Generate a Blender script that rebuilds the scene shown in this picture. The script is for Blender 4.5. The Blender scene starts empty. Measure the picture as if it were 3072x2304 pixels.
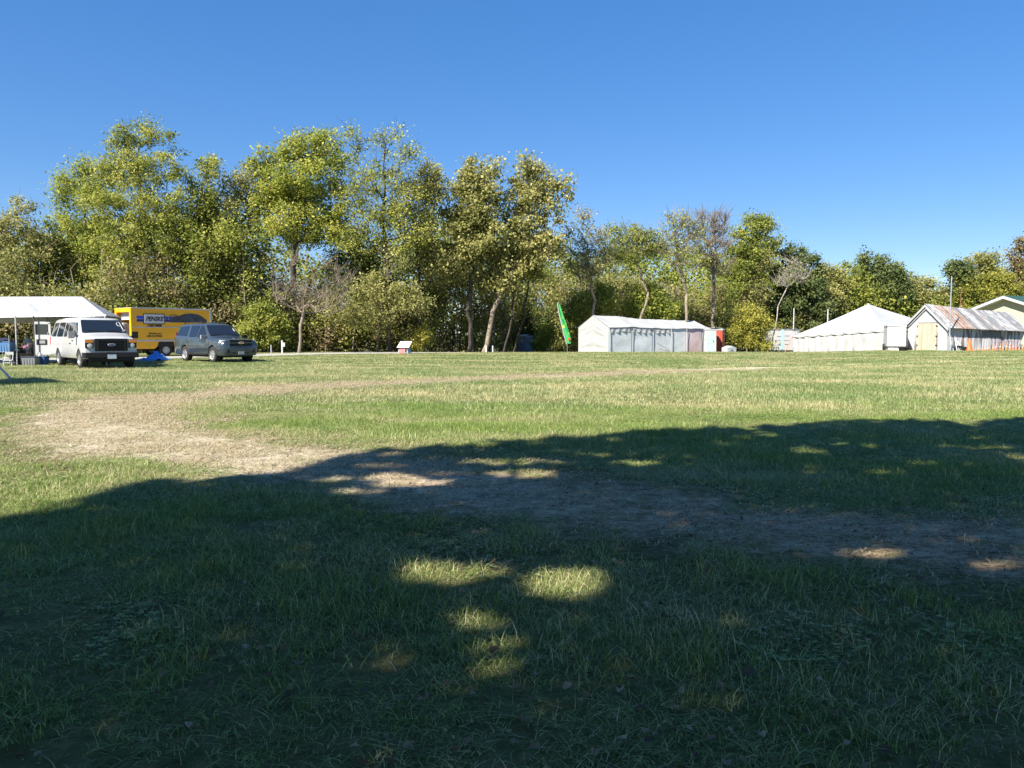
import bpy, bmesh, math, random
import numpy as np
from mathutils import Vector, Matrix
from mathutils.geometry import tessellate_polygon

random.seed(7); RNG = np.random.default_rng(7)
D = bpy.data; SC = bpy.context.scene; COL = SC.collection
# ------------------------------------------------------------------ camera, sky, sun, exposure
F = 2320.0; CX, CY, HZ = 1536.0, 1152.0, 1006.0; CAMH = 1.35
TH = math.atan((CY - HZ) / F)
cam = D.cameras.new("camera"); co = D.objects.new("camera", cam); COL.objects.link(co)
cam.sensor_width = 36; cam.lens = 36 * F / 3072; cam.clip_end = 3000; cam.clip_start = 0.05
co.location = (0, 0, CAMH); co.rotation_euler = (math.pi / 2 - TH, 0, 0)
SC.camera = co
SUN_EL = math.radians(42); SUN_XY = (-0.64, -0.77)
n_ = math.hypot(*SUN_XY); SUN_XY = (SUN_XY[0] / n_, SUN_XY[1] / n_)
sun = D.lights.new("sun", 'SUN'); sun.energy = 5.0; sun.angle = math.radians(0.5); sun.color = (1.0, 0.94, 0.84)
so = D.objects.new("sun", sun); COL.objects.link(so)
sdir = Vector((SUN_XY[0] * math.cos(SUN_EL), SUN_XY[1] * math.cos(SUN_EL), math.sin(SUN_EL)))
so.rotation_euler = sdir.to_track_quat('Z', 'Y').to_euler(); so.location = sdir * 60
W = D.worlds.new("World"); SC.world = W; W.use_nodes = True
nt = W.node_tree; nt.nodes.clear()
wo = nt.nodes.new('ShaderNodeOutputWorld'); bg = nt.nodes.new('ShaderNodeBackground'); sk = nt.nodes.new('ShaderNodeTexSky')
sk.sky_type = 'NISHITA'; sk.sun_disc = False; sk.sun_elevation = SUN_EL
sk.sun_rotation = math.atan2(SUN_XY[0], SUN_XY[1])
sk.altitude = 2000; sk.air_density = 1.0; sk.dust_density = 0.0; sk.ozone_density = 4.0
bg.inputs[1].default_value = 0.145
hs = nt.nodes.new('ShaderNodeHueSaturation'); hs.inputs['Saturation'].default_value = 1.68; hs.inputs['Hue'].default_value = .512; gm = nt.nodes.new('ShaderNodeGamma'); gm.inputs[1].default_value = .57
nt.links.new(sk.outputs[0], gm.inputs[0]); nt.links.new(gm.outputs[0], hs.inputs['Color']); nt.links.new(hs.outputs[0], bg.inputs[0]); nt.links.new(bg.outputs[0], wo.inputs[0])
SC.view_settings.view_transform = 'Standard'; SC.view_settings.look = 'None'
SC.view_settings.gamma = 1; SC.view_settings.exposure = 1.25
try:
    SC.cycles.max_bounces = 6; SC.cycles.transparent_max_bounces = 6
except Exception:
    pass

# ------------------------------------------------------------------ helpers
def P(u, v, Y):
    """world point seen at photo pixel (u, v) standing at depth Y"""
    a = (u - CX) / F; b = (CY - v) / F
    y = math.cos(TH) + b * math.sin(TH); z = -math.sin(TH) + b * math.cos(TH)
    k = Y / y
    return Vector((a * k, Y, CAMH + z * k))
def G(u, v):
    a = (u - CX) / F; b = (CY - v) / F
    y = math.cos(TH) + b * math.sin(TH); z = -math.sin(TH) + b * math.cos(TH)
    k = -CAMH / z
    return (a * k, y * k)
def smooth(a, b, x):
    t = np.clip((x - a) / (b - a), 0, 1); return t * t * (3 - 2 * t)
def zg(x, y):
    """ground height: flat field, a crest about 62 m out, then a fall towards the wood"""
    x = np.asarray(x, float); y = np.asarray(y, float)
    yc = 62 + 12 * smooth(22, 42, x)
    d = np.maximum(0, y - yc)
    return -1.3 * (1 - np.exp(-d * 0.062)) * (1 - 0.6 * smooth(35, 50, x))
def zgf(x, y): return float(zg(x, y))

def hsh(i, j, s):
    n = (i * 374761393 + j * 668265263 + s * 1442695041) & 0xFFFFFFFF
    n = ((n ^ (n >> 13)) * 1274126177) & 0xFFFFFFFF
    return ((n ^ (n >> 16)) & 0xFFFF) / 65535.0
def vnoise(x, y, s=0):
    x = np.asarray(x, float); y = np.asarray(y, float)
    i = np.floor(x).astype(np.int64); j = np.floor(y).astype(np.int64)
    fx = x - i; fy = y - j; fx = fx * fx * (3 - 2 * fx); fy = fy * fy * (3 - 2 * fy)
    a = hsh(i, j, s); b = hsh(i + 1, j, s); c = hsh(i, j + 1, s); d = hsh(i + 1, j + 1, s)
    return (a * (1 - fx) + b * fx) * (1 - fy) + (c * (1 - fx) + d * fx) * fy
def fbm(x, y, s=0, o=3):
    t = 0; a = 1; w = 0
    for k in range(o):
        t = t + a * vnoise(np.asarray(x) * 2 ** k, np.asarray(y) * 2 ** k, s + k); w += a; a *= .5
    return t / w

def tag(o, label=None, cat=None, group=None, kind=None):
    if label: o["label"] = label
    if cat: o["category"] = cat
    if group: o["group"] = group
    if kind: o["kind"] = kind
    return o
def empty(name, label, cat, loc=(0, 0, 0), rz=0, group=None):
    o = D.objects.new(name, None); COL.objects.link(o); o.location = loc; o.rotation_euler = (0, 0, rz)
    o.empty_display_size = .3
    return tag(o, label, cat, group)
def add_mesh(name, me, m=None, parent=None):
    o = D.objects.new(name, me); COL.objects.link(o)
    if m is not None and len(me.materials) == 0: me.materials.append(m)
    if parent is not None: o.parent = parent
    return o

# ---- materials
def mat(name, col, rough=.6, metal=0, var=0., scale=3., col2=None, bump=0., bscale=20., spec=.4, trans=0., stretch=(1, 1, 1), lo=.35, hi=.65, coat=0):
    m = D.materials.new(name); m.use_nodes = True; t = m.node_tree; b = t.nodes['Principled BSDF']
    b.inputs['Base Color'].default_value = (*col, 1); b.inputs['Roughness'].default_value = rough
    b.inputs['Metallic'].default_value = metal; b.inputs['Specular IOR Level'].default_value = spec
    if coat: b.inputs['Coat Weight'].default_value = coat; b.inputs['Coat Roughness'].default_value = .05
    if trans: b.inputs['Alpha'].default_value = 1 - trans
    if var or col2:
        g = t.nodes.new('ShaderNodeTexCoord'); mp = t.nodes.new('ShaderNodeMapping'); mp.inputs['Scale'].default_value = stretch
        n = t.nodes.new('ShaderNodeTexNoise'); n.inputs['Scale'].default_value = scale; n.inputs['Detail'].default_value = 5
        r = t.nodes.new('ShaderNodeValToRGB'); c2 = col2 or tuple(max(0, c * (1 - var)) for c in col)
        r.color_ramp.elements[0].position = lo; r.color_ramp.elements[1].position = hi
        r.color_ramp.elements[0].color = (*c2, 1); r.color_ramp.elements[1].color = (*col, 1)
        t.links.new(g.outputs['Object'], mp.inputs[0]); t.links.new(mp.outputs[0], n.inputs['Vector'])
        t.links.new(n.outputs[0], r.inputs[0]); t.links.new(r.outputs[0], b.inputs['Base Color'])
    if bump:
        g2 = t.nodes.new('ShaderNodeTexCoord'); n2 = t.nodes.new('ShaderNodeTexNoise'); n2.inputs['Scale'].default_value = bscale
        n2.inputs['Detail'].default_value = 4
        bp = t.nodes.new('ShaderNodeBump'); bp.inputs['Strength'].default_value = bump; bp.inputs['Distance'].default_value = .05
        t.links.new(g2.outputs['Object'], n2.inputs['Vector']); t.links.new(n2.outputs[0], bp.inputs['Height']); t.links.new(bp.outputs[0], b.inputs['Normal'])
    return m
def ramp(t, stops):
    r = t.nodes.new('ShaderNodeValToRGB'); e = r.color_ramp.elements
    e[0].position, e[0].color = stops[0][0], (*stops[0][1], 1)
    e[1].position, e[1].color = stops[-1][0], (*stops[-1][1], 1)
    for p, c in stops[1:-1]:
        q = e.new(p); q.color = (*c, 1)
    return r
def leafmat(name, stops, tr=.42, rough=.6):
    """leaf: diffuse + gloss + translucency, colour from the per-face attribute 'tint'"""
    m = D.materials.new(name); m.use_nodes = True; t = m.node_tree; b = t.nodes['Principled BSDF']
    a = t.nodes.new('ShaderNodeAttribute'); a.attribute_name = 'tint'; r = ramp(t, [(p, tuple(min(.75, c * 1.24) for c in q)) for p, q in stops])
    t.links.new(a.outputs['Fac'], r.inputs[0]); t.links.new(r.outputs[0], b.inputs['Base Color'])
    b.inputs['Roughness'].default_value = rough; b.inputs['Specular IOR Level'].default_value = .1
    tl = t.nodes.new('ShaderNodeBsdfTranslucent'); mx = t.nodes.new('ShaderNodeMixShader'); mx.inputs[0].default_value = tr
    t.links.new(r.outputs[0], tl.inputs[0]); out = t.nodes['Material Output']
    t.links.new(b.outputs[0], mx.inputs[1]); t.links.new(tl.outputs[0], mx.inputs[2]); t.links.new(mx.outputs[0], out.inputs[0])
    return m

# ---- mesh builder
class MB:
    def __init__(s): s.v = []; s.f = []
    def pts(s, vs, fs):
        o = len(s.v); s.v += [tuple(p) for p in vs]; s.f += [tuple(i + o for i in f) for f in fs]; return s
    def box(s, c, d, R=None, taper=1.0):
        x, y, z = d[0] / 2, d[1] / 2, d[2] / 2
        vs = [Vector((a * x * (taper if e > 0 else 1), b * y * (taper if e > 0 else 1), e * z)) for e in (-1, 1) for b in (-1, 1) for a in (-1, 1)]
        if R is not None: vs = [R @ q for q in vs]
        c = Vector(c)
        return s.pts([q + c for q in vs], [(0, 2, 3, 1), (4, 5, 7, 6), (0, 1, 5, 4), (2, 6, 7, 3), (0, 4, 6, 2), (1, 3, 7, 5)])
    def tube(s, p0, p1, r0, r1=None, n=8, caps=True):
        r1 = r0 if r1 is None else r1; p0 = Vector(p0); p1 = Vector(p1); d = (p1 - p0)
        if d.length < 1e-6: return s
        q = d.to_track_quat('Z', 'Y'); vs = []
        for p, r in ((p0, r0), (p1, r1)):
            for k in range(n):
                a = 2 * math.pi * k / n; vs.append(p + q @ Vector((r * math.cos(a), r * math.sin(a), 0)))
        fs = [(k, (k + 1) % n, n + (k + 1) % n, n + k) for k in range(n)]
        if caps: fs += [tuple(range(n))[::-1], tuple(range(n, 2 * n))]
        return s.pts(vs, fs)
    def path(s, ps, r, n=6):
        for a, b in zip(ps[:-1], ps[1:]): s.tube(a, b, r, r, n)
        return s
    def lathe(s, prof, c=(0, 0, 0), axis='z', n=24):
        vs = []
        for r, h in prof:
            for k in range(n):
                a = 2 * math.pi * k / n; x, y = r * math.cos(a), r * math.sin(a)
                vs.append({'z': (x, y, h), 'y': (x, h, y), 'x': (h, x, y)}[axis])
        vs = [(p[0] + c[0], p[1] + c[1], p[2] + c[2]) for p in vs]
        fs = []
        for i in range(len(prof) - 1):
            for k in range(n):
                fs.append((i * n + k, i * n + (k + 1) % n, (i + 1) * n + (k + 1) % n, (i + 1) * n + k))
        return s.pts(vs, fs)
    def slab(s, poly, off):
        """closed polygon given a thickness: poly and poly+off"""
        off = Vector(off); n = len(poly); a = [Vector(p) for p in poly]; b = [p + off for p in a]
        return s.pts(a + b, [tuple(range(n))[::-1], tuple(range(n, 2 * n))] + [(k, (k + 1) % n, n + (k + 1) % n, n + k) for k in range(n)])
    def grid(s, fn, nu, nv, close=False):
        vs = [fn(i / nu, j / nv) for j in range(nv + 1) for i in range(nu + 1)]
        return s.pts(vs, [(j * (nu + 1) + i, j * (nu + 1) + i + 1, (j + 1) * (nu + 1) + i + 1, (j + 1) * (nu + 1) + i) for j in range(nv) for i in range(nu)])
    def cloth(s, fn, nu, nv, th=.012):
        """grid given a thickness along its mean normal"""
        a = [Vector(fn(i / nu, j / nv)) for j in range(nv + 1) for i in range(nu + 1)]
        w = nu + 1; nrm = (a[nu] - a[0]).cross(a[nv * w] - a[0]).normalized() * th; m = len(a)
        b = [p - nrm for p in a]; fs = []
        for j in range(nv):
            for i in range(nu):
                q = (j * w + i, j * w + i + 1, (j + 1) * w + i + 1, (j + 1) * w + i); fs.append(q); fs.append(tuple(k + m for k in q[::-1]))
        rim = [i for i in range(nu)] + [nu + j * w for j in range(nv)] + [nv * w + i for i in range(nu, 0, -1)] + [j * w for j in range(nv, 0, -1)]
        for k in range(len(rim)):
            p, q = rim[k], rim[(k + 1) % len(rim)]; fs.append((q, p, p + m, q + m))
        return s.pts(a + b, fs)
    def build(s, name, m, parent=None, smooth=0, bevel=0, mesh_only=False):
        me = D.meshes.new(name); me.from_pydata(s.v, [], s.f); me.update()
        if bevel:
            bm = bmesh.new(); bm.from_mesh(me)
            bmesh.ops.recalc_face_normals(bm, faces=bm.faces)
            bmesh.ops.bevel(bm, geom=[e for e in bm.edges if e.is_manifold and e.calc_face_angle(0) > .6], offset=bevel, segments=2, profile=.7, affect='EDGES', clamp_overlap=True)
            bm.to_mesh(me); bm.free()
        if smooth:
            me.polygons.foreach_set('use_smooth', [True] * len(me.polygons)); me.set_sharp_from_angle(angle=math.radians(smooth))
        me.materials.append(m)
        if mesh_only: return me
        return add_mesh(name, me, m, parent)

def text_mesh(txt, size, m, name, parent, mw, shear=0., bold=0., ext=.003, width=None):
    cu = D.curves.new('t', 'FONT'); cu.body = txt; cu.size = size; cu.shear = shear; cu.extrude = ext; cu.offset = bold
    cu.align_x = 'CENTER'; cu.align_y = 'CENTER'; cu.resolution_u = 3
    o = D.objects.new('t', cu); COL.objects.link(o)
    me = D.meshes.new_from_object(o); D.objects.remove(o)
    if width:
        xs = [v.co.x for v in me.vertices]; k = width / (max(xs) - min(xs)); me.transform(Matrix.Diagonal((k, 1, 1, 1)))
    me.transform(mw); me.name = name; me.materials.clear(); me.materials.append(m)
    return add_mesh(name, me, m, parent)

# ------------------------------------------------------------------ ground, road, trodden path
def groundmat():
    m = D.materials.new('field_soil_and_grass'); m.use_nodes = True; t = m.node_tree; b = t.nodes['Principled BSDF']
    g = t.nodes.new('ShaderNodeNewGeometry')
    n1 = t.nodes.new('ShaderNodeTexNoise'); n1.inputs['Scale'].default_value = 9; n1.inputs['Detail'].default_value = 8; n1.inputs['Roughness'].default_value = .75
    n2 = t.nodes.new('ShaderNodeTexNoise'); n2.inputs['Scale'].default_value = .22; n2.inputs['Detail'].default_value = 4
    t.links.new(g.outputs['Position'], n1.inputs['Vector']); t.links.new(g.outputs['Position'], n2.inputs['Vector'])
    r1 = ramp(t, [(.3, (.04, .035, .016)), (.5, (.1, .09, .04)), (.7, (.22, .17, .09))])
    r2 = ramp(t, [(.3, (.09, .11, .035)), (.5, (.18, .19, .065)), (.7, (.36, .31, .15))])
    t.links.new(n1.outputs[0], r1.inputs[0]); t.links.new(n1.outputs[0], r2.inputs[0])
    mx = t.nodes.new('ShaderNodeMixRGB'); t.links.new(n2.outputs[0], mx.inputs[0]); t.links.new(r1.outputs[0], mx.inputs[1]); t.links.new(r2.outputs[0], mx.inputs[2])
    t.links.new(mx.outputs[0], b.inputs['Base Color']); b.inputs['Roughness'].default_value = .95; b.inputs['Specular IOR Level'].default_value = .1
    bp = t.nodes.new('ShaderNodeBump'); bp.inputs['Strength'].default_value = .8; bp.inputs['Distance'].default_value = .04
    t.links.new(n1.outputs[0], bp.inputs['Height']); t.links.new(bp.outputs[0], b.inputs['Normal'])
    return m
def ground():
    xs = np.unique(np.concatenate([np.linspace(-1200, -80, 12), np.linspace(-80, 80, 90), np.linspace(80, 1200, 12)]))
    ys = np.unique(np.concatenate([np.linspace(-300, -20, 6), np.linspace(-20, 120, 120), np.linspace(120, 1500, 14)]))
    X, Y = np.meshgrid(xs, ys); Z = zg(X, Y)
    v = np.stack([X, Y, Z], -1).reshape(-1, 3); w = len(xs)
    f = [(j * w + i, j * w + i + 1, (j + 1) * w + i + 1, (j + 1) * w + i) for j in range(len(ys) - 1) for i in range(w - 1)]
    me = D.meshes.new('ground'); me.from_pydata(v.tolist(), [], f)
    me.polygons.foreach_set('use_smooth', [True] * len(f))
    o = add_mesh('ground', me, groundmat()); tag(o, kind='structure')
ground()

# the trodden path, edge traced on the ground
PATH_PX = [(25, 1262), (70, 1234), (150, 1212), (300, 1192), (560, 1178), (700, 1161), (1000, 1149), (1300, 1139), (1600, 1125), (2000, 1109), (2300, 1099), (2600, 1089), (3200, 1070),
           (3200, 1076), (2600, 1097), (2300, 1109), (2000, 1122), (1600, 1136), (1300, 1153), (1000, 1168), (700, 1188), (590, 1208), (560, 1230), (620, 1268), (760, 1308), (950, 1336), (1150, 1352),
           (1400, 1385), (1700, 1425), (2000, 1470), (2300, 1508), (2700, 1540), (3300, 1555),
           (3300, 1770), (2900, 1735), (2500, 1690), (2100, 1640), (1700, 1600), (1400, 1556), (1050, 1500), (800, 1452), (560, 1432), (420, 1400), (200, 1368), (80, 1332), (25, 1296)]
PATH = np.array([G(u, v) for u, v in PATH_PX])
def path_sd(x, y):
    """signed distance to the path (inside positive)"""
    p = np.stack([np.asarray(x, float), np.asarray(y, float)], -1); best = np.full(len(p), 1e9); ins = np.zeros(len(p), bool)
    n = len(PATH)
    for k in range(n):
        a = PATH[k]; b = PATH[(k + 1) % n]; d = b - a
        t = np.clip(((p - a) @ d) / (d @ d), 0, 1); q = a + t[:, None] * d
        best = np.minimum(best, np.hypot(*(p - q).T))
        c = ((a[1] > p[:, 1]) != (b[1] > p[:, 1]))
        with np.errstate(divide='ignore', invalid='ignore'):
            xi = (b[0] - a[0]) * (p[:, 1] - a[1]) / (b[1] - a[1]) + a[0]
        ins ^= c & (p[:, 0] < xi)
    return np.where(ins, best, -best)
def pathmat():
    m = D.materials.new('trodden_straw_and_dirt'); m.use_nodes = True; t = m.node_tree; b = t.nodes['Principled BSDF']
    g = t.nodes.new('ShaderNodeNewGeometry'); mp = t.nodes.new('ShaderNodeMapping'); mp.inputs['Scale'].default_value = (1, 1.6, 1)
    n1 = t.nodes.new('ShaderNodeTexNoise'); n1.inputs['Scale'].default_value = 14; n1.inputs['Detail'].default_value = 9; n1.inputs['Roughness'].default_value = .8
    n2 = t.nodes.new('ShaderNodeTexNoise'); n2.inputs['Scale'].default_value = .9; n2.inputs['Detail'].default_value = 5
    t.links.new(g.outputs['Position'], mp.inputs[0]); t.links.new(mp.outputs[0], n1.inputs['Vector']); t.links.new(g.outputs['Position'], n2.inputs['Vector'])
    straw = ramp(t, [(.3, (.2, .16, .1)), (.46, (.46, .385, .265)), (.62, (.66, .58, .44))])
    dirt = ramp(t, [(.34, (.2, .125, .07)), (.5, (.44, .3, .185)), (.66, (.64, .49, .34))])
    n3 = t.nodes.new('ShaderNodeTexNoise'); n3.inputs['Scale'].default_value = 3.5; n3.inputs['Detail'].default_value = 6; n3.inputs['Roughness'].default_value = .75
    t.links.new(mp.outputs[0], n3.inputs['Vector']); av = t.nodes.new('ShaderNodeMath'); av.operation = 'ADD'; t.links.new(n1.outputs[0], av.inputs[0]); t.links.new(n3.outputs[0], av.inputs[1])
    hf = t.nodes.new('ShaderNodeMath'); hf.operation = 'MULTIPLY_ADD'; hf.inputs[1].default_value = .8; hf.inputs[2].default_value = -.3; t.links.new(av.outputs[0], hf.inputs[0])
    t.links.new(hf.outputs[0], straw.inputs[0]); t.links.new(hf.outputs[0], dirt.inputs[0])
    sx = t.nodes.new('ShaderNodeSeparateXYZ'); t.links.new(g.outputs['Position'], sx.inputs[0])
    mr = t.nodes.new('ShaderNodeMapRange'); mr.inputs[1].default_value = -2.6; mr.inputs[2].default_value = 1.2
    # soil is barer towards the camera side of the bend
    ad = t.nodes.new('ShaderNodeMath'); ad.operation = 'MULTIPLY_ADD'; ad.inputs[1].default_value = -.35
    t.links.new(sx.outputs['Y'], ad.inputs[0]); 
    ad2 = t.nodes.new('ShaderNodeMath'); ad2.operation = 'ADD'; ad2.inputs[1].default_value = 2.6
    t.links.new(sx.outputs['X'], ad2.inputs[0]); t.links.new(ad2.outputs[0], ad.inputs[2])
    t.links.new(ad.outputs[0], mr.inputs[0])
    my = t.nodes.new('ShaderNodeMapRange'); my.inputs[1].default_value = 11; my.inputs[2].default_value = 15; my.inputs[3].default_value = 1; my.inputs[4].default_value = 0
    t.links.new(sx.outputs['Y'], my.inputs[0]); mm = t.nodes.new('ShaderNodeMath'); mm.operation = 'MULTIPLY'; t.links.new(mr.outputs[0], mm.inputs[0]); t.links.new(my.outputs[0], mm.inputs[1])
    ma = t.nodes.new('ShaderNodeMath'); ma.operation = 'MULTIPLY_ADD'; ma.inputs[1].default_value = .9; ma.use_clamp = True
    sb = t.nodes.new('ShaderNodeMath'); sb.operation = 'SUBTRACT'; sb.inputs[1].default_value = .5
    t.links.new(n2.outputs[0], sb.inputs[0]); t.links.new(sb.outputs[0], ma.inputs[0]); t.links.new(mm.outputs[0], ma.inputs[2])
    mx = t.nodes.new('ShaderNodeMixRGB'); t.links.new(ma.outputs[0], mx.inputs[0]); t.links.new(straw.outputs[0], mx.inputs[1]); t.links.new(dirt.outputs[0], mx.inputs[2])
    # towards its rim the bare soil gives way to thin turf, in ragged patches
    ia = t.nodes.new('ShaderNodeAttribute'); ia.attribute_name = 'inside'; n4 = t.nodes.new('ShaderNodeTexNoise'); n4.inputs['Scale'].default_value = 2.6; n4.inputs['Detail'].default_value = 7; n4.inputs['Roughness'].default_value = .7
    t.links.new(g.outputs['Position'], n4.inputs['Vector']); m4 = t.nodes.new('ShaderNodeMath'); m4.operation = 'MULTIPLY_ADD'; m4.inputs[1].default_value = 2.6; t.links.new(n4.outputs[0], m4.inputs[0]); t.links.new(ia.outputs['Fac'], m4.inputs[2])
    r4 = t.nodes.new('ShaderNodeMapRange'); r4.inputs[1].default_value = 1.05; r4.inputs[2].default_value = 1.7; t.links.new(m4.outputs[0], r4.inputs[0])
    turf = ramp(t, [(.3, (.05, .045, .018)), (.5, (.12, .12, .045)), (.7, (.26, .22, .11))]); t.links.new(n1.outputs[0], turf.inputs[0])
    my4 = t.nodes.new('ShaderNodeMixRGB'); t.links.new(r4.outputs[0], my4.inputs[0]); t.links.new(turf.outputs[0], my4.inputs[1]); t.links.new(mx.outputs[0], my4.inputs[2]); mx = my4
    t.links.new(mx.outputs[0], b.inputs['Base Color']); b.inputs['Roughness'].default_value = .95; b.inputs['Specular IOR Level'].default_value = .1
    bp = t.nodes.new('ShaderNodeBump'); bp.inputs['Strength'].default_value = .9; bp.inputs['Distance'].default_value = .03
    t.links.new(n1.outputs[0], bp.inputs['Height']); t.links.new(bp.outputs[0], b.inputs['Normal'])
    return m
def sheet(name, poly, z, m, jit=0., step=.6):
    pts = []
    n = len(poly)
    for k in range(n):
        a = np.array(poly[k]); b = np.array(poly[(k + 1) % n]); L = np.hypot(*(b - a)); q = max(1, int(L / step))
        for i in range(q):
            p = a + (b - a) * i / q; nn = np.array([-(b - a)[1], (b - a)[0]]) / max(L, 1e-6)
            j = (float(fbm(p[0] * 1.7, p[1] * 1.7, 5)) - .5) * 2 * jit * min(1, 6 / max(2., p[1] * .35)) + (float(vnoise(p[0] * 6, p[1] * 6, 8)) - .5) * .3 * jit
            pts.append(p + nn * j)
    vs = [Vector((p[0], p[1], z + zgf(p[0], p[1]))) for p in pts]
    tri = tessellate_polygon([[Vector((p[0], p[1], 0)) for p in pts]])
    me = D.meshes.new(name); me.from_pydata(vs, [], [tuple(t) for t in tri]); me.update()
    bm = bmesh.new(); bm.from_mesh(me); bmesh.ops.recalc_face_normals(bm, faces=bm.faces)
    if bm.faces and sum(f.normal.z for f in bm.faces) < 0: bmesh.ops.reverse_faces(bm, faces=bm.faces)
    bm.to_mesh(me); bm.free()
    o = add_mesh(name, me, m); tag(o, kind='structure'); return o
def path_mesh():
    ys = [3.6]
    while ys[-1] < 50: ys.append(ys[-1] + max(.14, ys[-1] * .011))
    ys = np.array(ys); xs = np.arange(-14, 42, .24); X, Y = np.meshgrid(xs, ys); sd = path_sd(X.ravel(), Y.ravel()).reshape(X.shape); w = len(xs)
    ok = sd > -.55; Fc = []; use = {}; V = []; A = []
    def vi(j, i):
        if (j, i) not in use: use[(j, i)] = len(V); V.append((xs[i], ys[j], .005 + zgf(xs[i], ys[j]))); A.append(sd[j, i])
        return use[(j, i)]
    for j in range(len(ys) - 1):
        for i in range(w - 1):
            if ok[j, i] and ok[j, i + 1] and ok[j + 1, i] and ok[j + 1, i + 1]: Fc.append((vi(j, i), vi(j, i + 1), vi(j + 1, i + 1), vi(j + 1, i)))
    me = D.meshes.new('path'); me.from_pydata(V, [], Fc); at = me.attributes.new('inside', 'FLOAT', 'POINT'); at.data.foreach_set('value', A)
    tag(add_mesh('path', me, pathmat()), kind='structure')
path_mesh()
ROADN = [(-46, 28), (-23.4, 38.4), (-18.6, 46.5), (-12.9, 54.6), (-6.5, 58.8), (-1, 60.6), (6, 61.6)]
ROADF = [(6, 62.4), (-1, 63.4), (-6.5, 63.4), (-14.5, 60.5), (-21.5, 53.5), (-28, 45.5), (-50, 36)]
sheet('road', ROADN + ROADF, .009, mat('pale_gravel', (.42, .4, .36), .95, var=.3, scale=6, bump=.4, bscale=60), .15, 1.)
sheet('gravel_yard', [(45.5, 76.5), (52, 73.2), (80, 72), (80, 90), (56, 92), (40, 84)], .009, mat('yard_gravel', (.42, .4, .35), .95, var=.3, scale=6), .1, 1.)
sheet('soil', [(-1.5, 63.9), (-7, 64.1), (-16, 61.5), (-23, 54.5), (-30, 46.6), (-52, 37.5), (-90, 60), (-60, 130), (60, 130), (34, 84), (20, 78), (10, 72), (3, 66)], .005,
      mat('woodland_floor', (.1, .075, .04), .95, var=.6, scale=2, bump=.5), .3, 1.5)

# ------------------------------------------------------------------ grass (instanced tufts)
def grassmat(name, dryness=0., litter=False, near=False):
    m = D.materials.new(name); m.use_nodes = True; t = m.node_tree; b = t.nodes['Principled BSDF']
    g = t.nodes.new('ShaderNodeNewGeometry'); a = t.nodes.new('ShaderNodeAttribute'); a.attribute_name = 'tint'
    mp = t.nodes.new('ShaderNodeMapping'); mp.inputs['Scale'].default_value = (.55, 1.1, 0)
    n = t.nodes.new('ShaderNodeTexNoise'); n.inputs['Scale'].default_value = .35; n.inputs['Detail'].default_value = 6; n.inputs['Roughness'].default_value = .65
    t.links.new(g.outputs['Position'], mp.inputs[0]); t.links.new(mp.outputs[0], n.inputs['Vector'])
    if litter:
        r = ramp(t, [(0, (.07, .055, .03)), (.25, (.16, .15, .06)), (.45, (.36, .29, .16)), (.75, (.55, .45, .28)), (1, (.72, .63, .42))])
        t.links.new(a.outputs['Fac'], r.inputs[0]); last = r
    else:
        r = ramp(t, [(0, (.065, .11, .03)), (.45, (.15, .225, .062)), (.8, (.27, .34, .115)), (1, (.42, .45, .21))])
        if near: 
            for e in r.color_ramp.elements: c = e.color; e.color = (c[0] * 1.2, c[1] * 1.2, c[2] * .85, 1)  # brighter, less blue near blades stand in for foreground fill light
        d = ramp(t, [(0, (.26, .24, .09)), (.5, (.46, .42, .19)), (1, (.7, .62, .36))])
        t.links.new(a.outputs['Fac'], r.inputs[0]); t.links.new(a.outputs['Fac'], d.inputs[0])
        # dry where noise + blade value passes a threshold
        s = t.nodes.new('ShaderNodeMath'); s.operation = 'MULTIPLY_ADD'; s.inputs[1].default_value = 5.0; s.inputs[2].default_value = -2.95 + dryness
        t.links.new(n.outputs[0], s.inputs[0])
        s2 = t.nodes.new('ShaderNodeMath'); s2.operation = 'MULTIPLY_ADD'; s2.inputs[1].default_value = 1.0; s2.use_clamp = True
        t.links.new(a.outputs['Fac'], s2.inputs[0]); t.links.new(s.outputs[0], s2.inputs[2])
        mx = t.nodes.new('ShaderNodeMixRGB'); t.links.new(s2.outputs[0], mx.inputs[0]); t.links.new(r.outputs[0], mx.inputs[1]); t.links.new(d.outputs[0], mx.inputs[2]); last = mx
    for q in t.nodes:
        if q.type == 'VALTORGB':
            for e in q.color_ramp.elements: e.color = (*[min(.8, c * 1.04) for c in e.color[:3]], 1)
    t.links.new(last.outputs[0], b.inputs['Base Color']); b.inputs['Roughness'].default_value = .5; b.inputs['Specular IOR Level'].default_value = .3
    tl = t.nodes.new('ShaderNodeBsdfTranslucent'); mix = t.nodes.new('ShaderNodeMixShader'); mix.inputs[0].default_value = .3
    t.links.new(last.outputs[0], tl.inputs[0]); t.links.new(b.outputs[0], mix.inputs[1]); t.links.new(tl.outputs[0], mix.inputs[2])
    t.links.new(mix.outputs[0], t.nodes['Material Output'].inputs[0])
    return m
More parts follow.
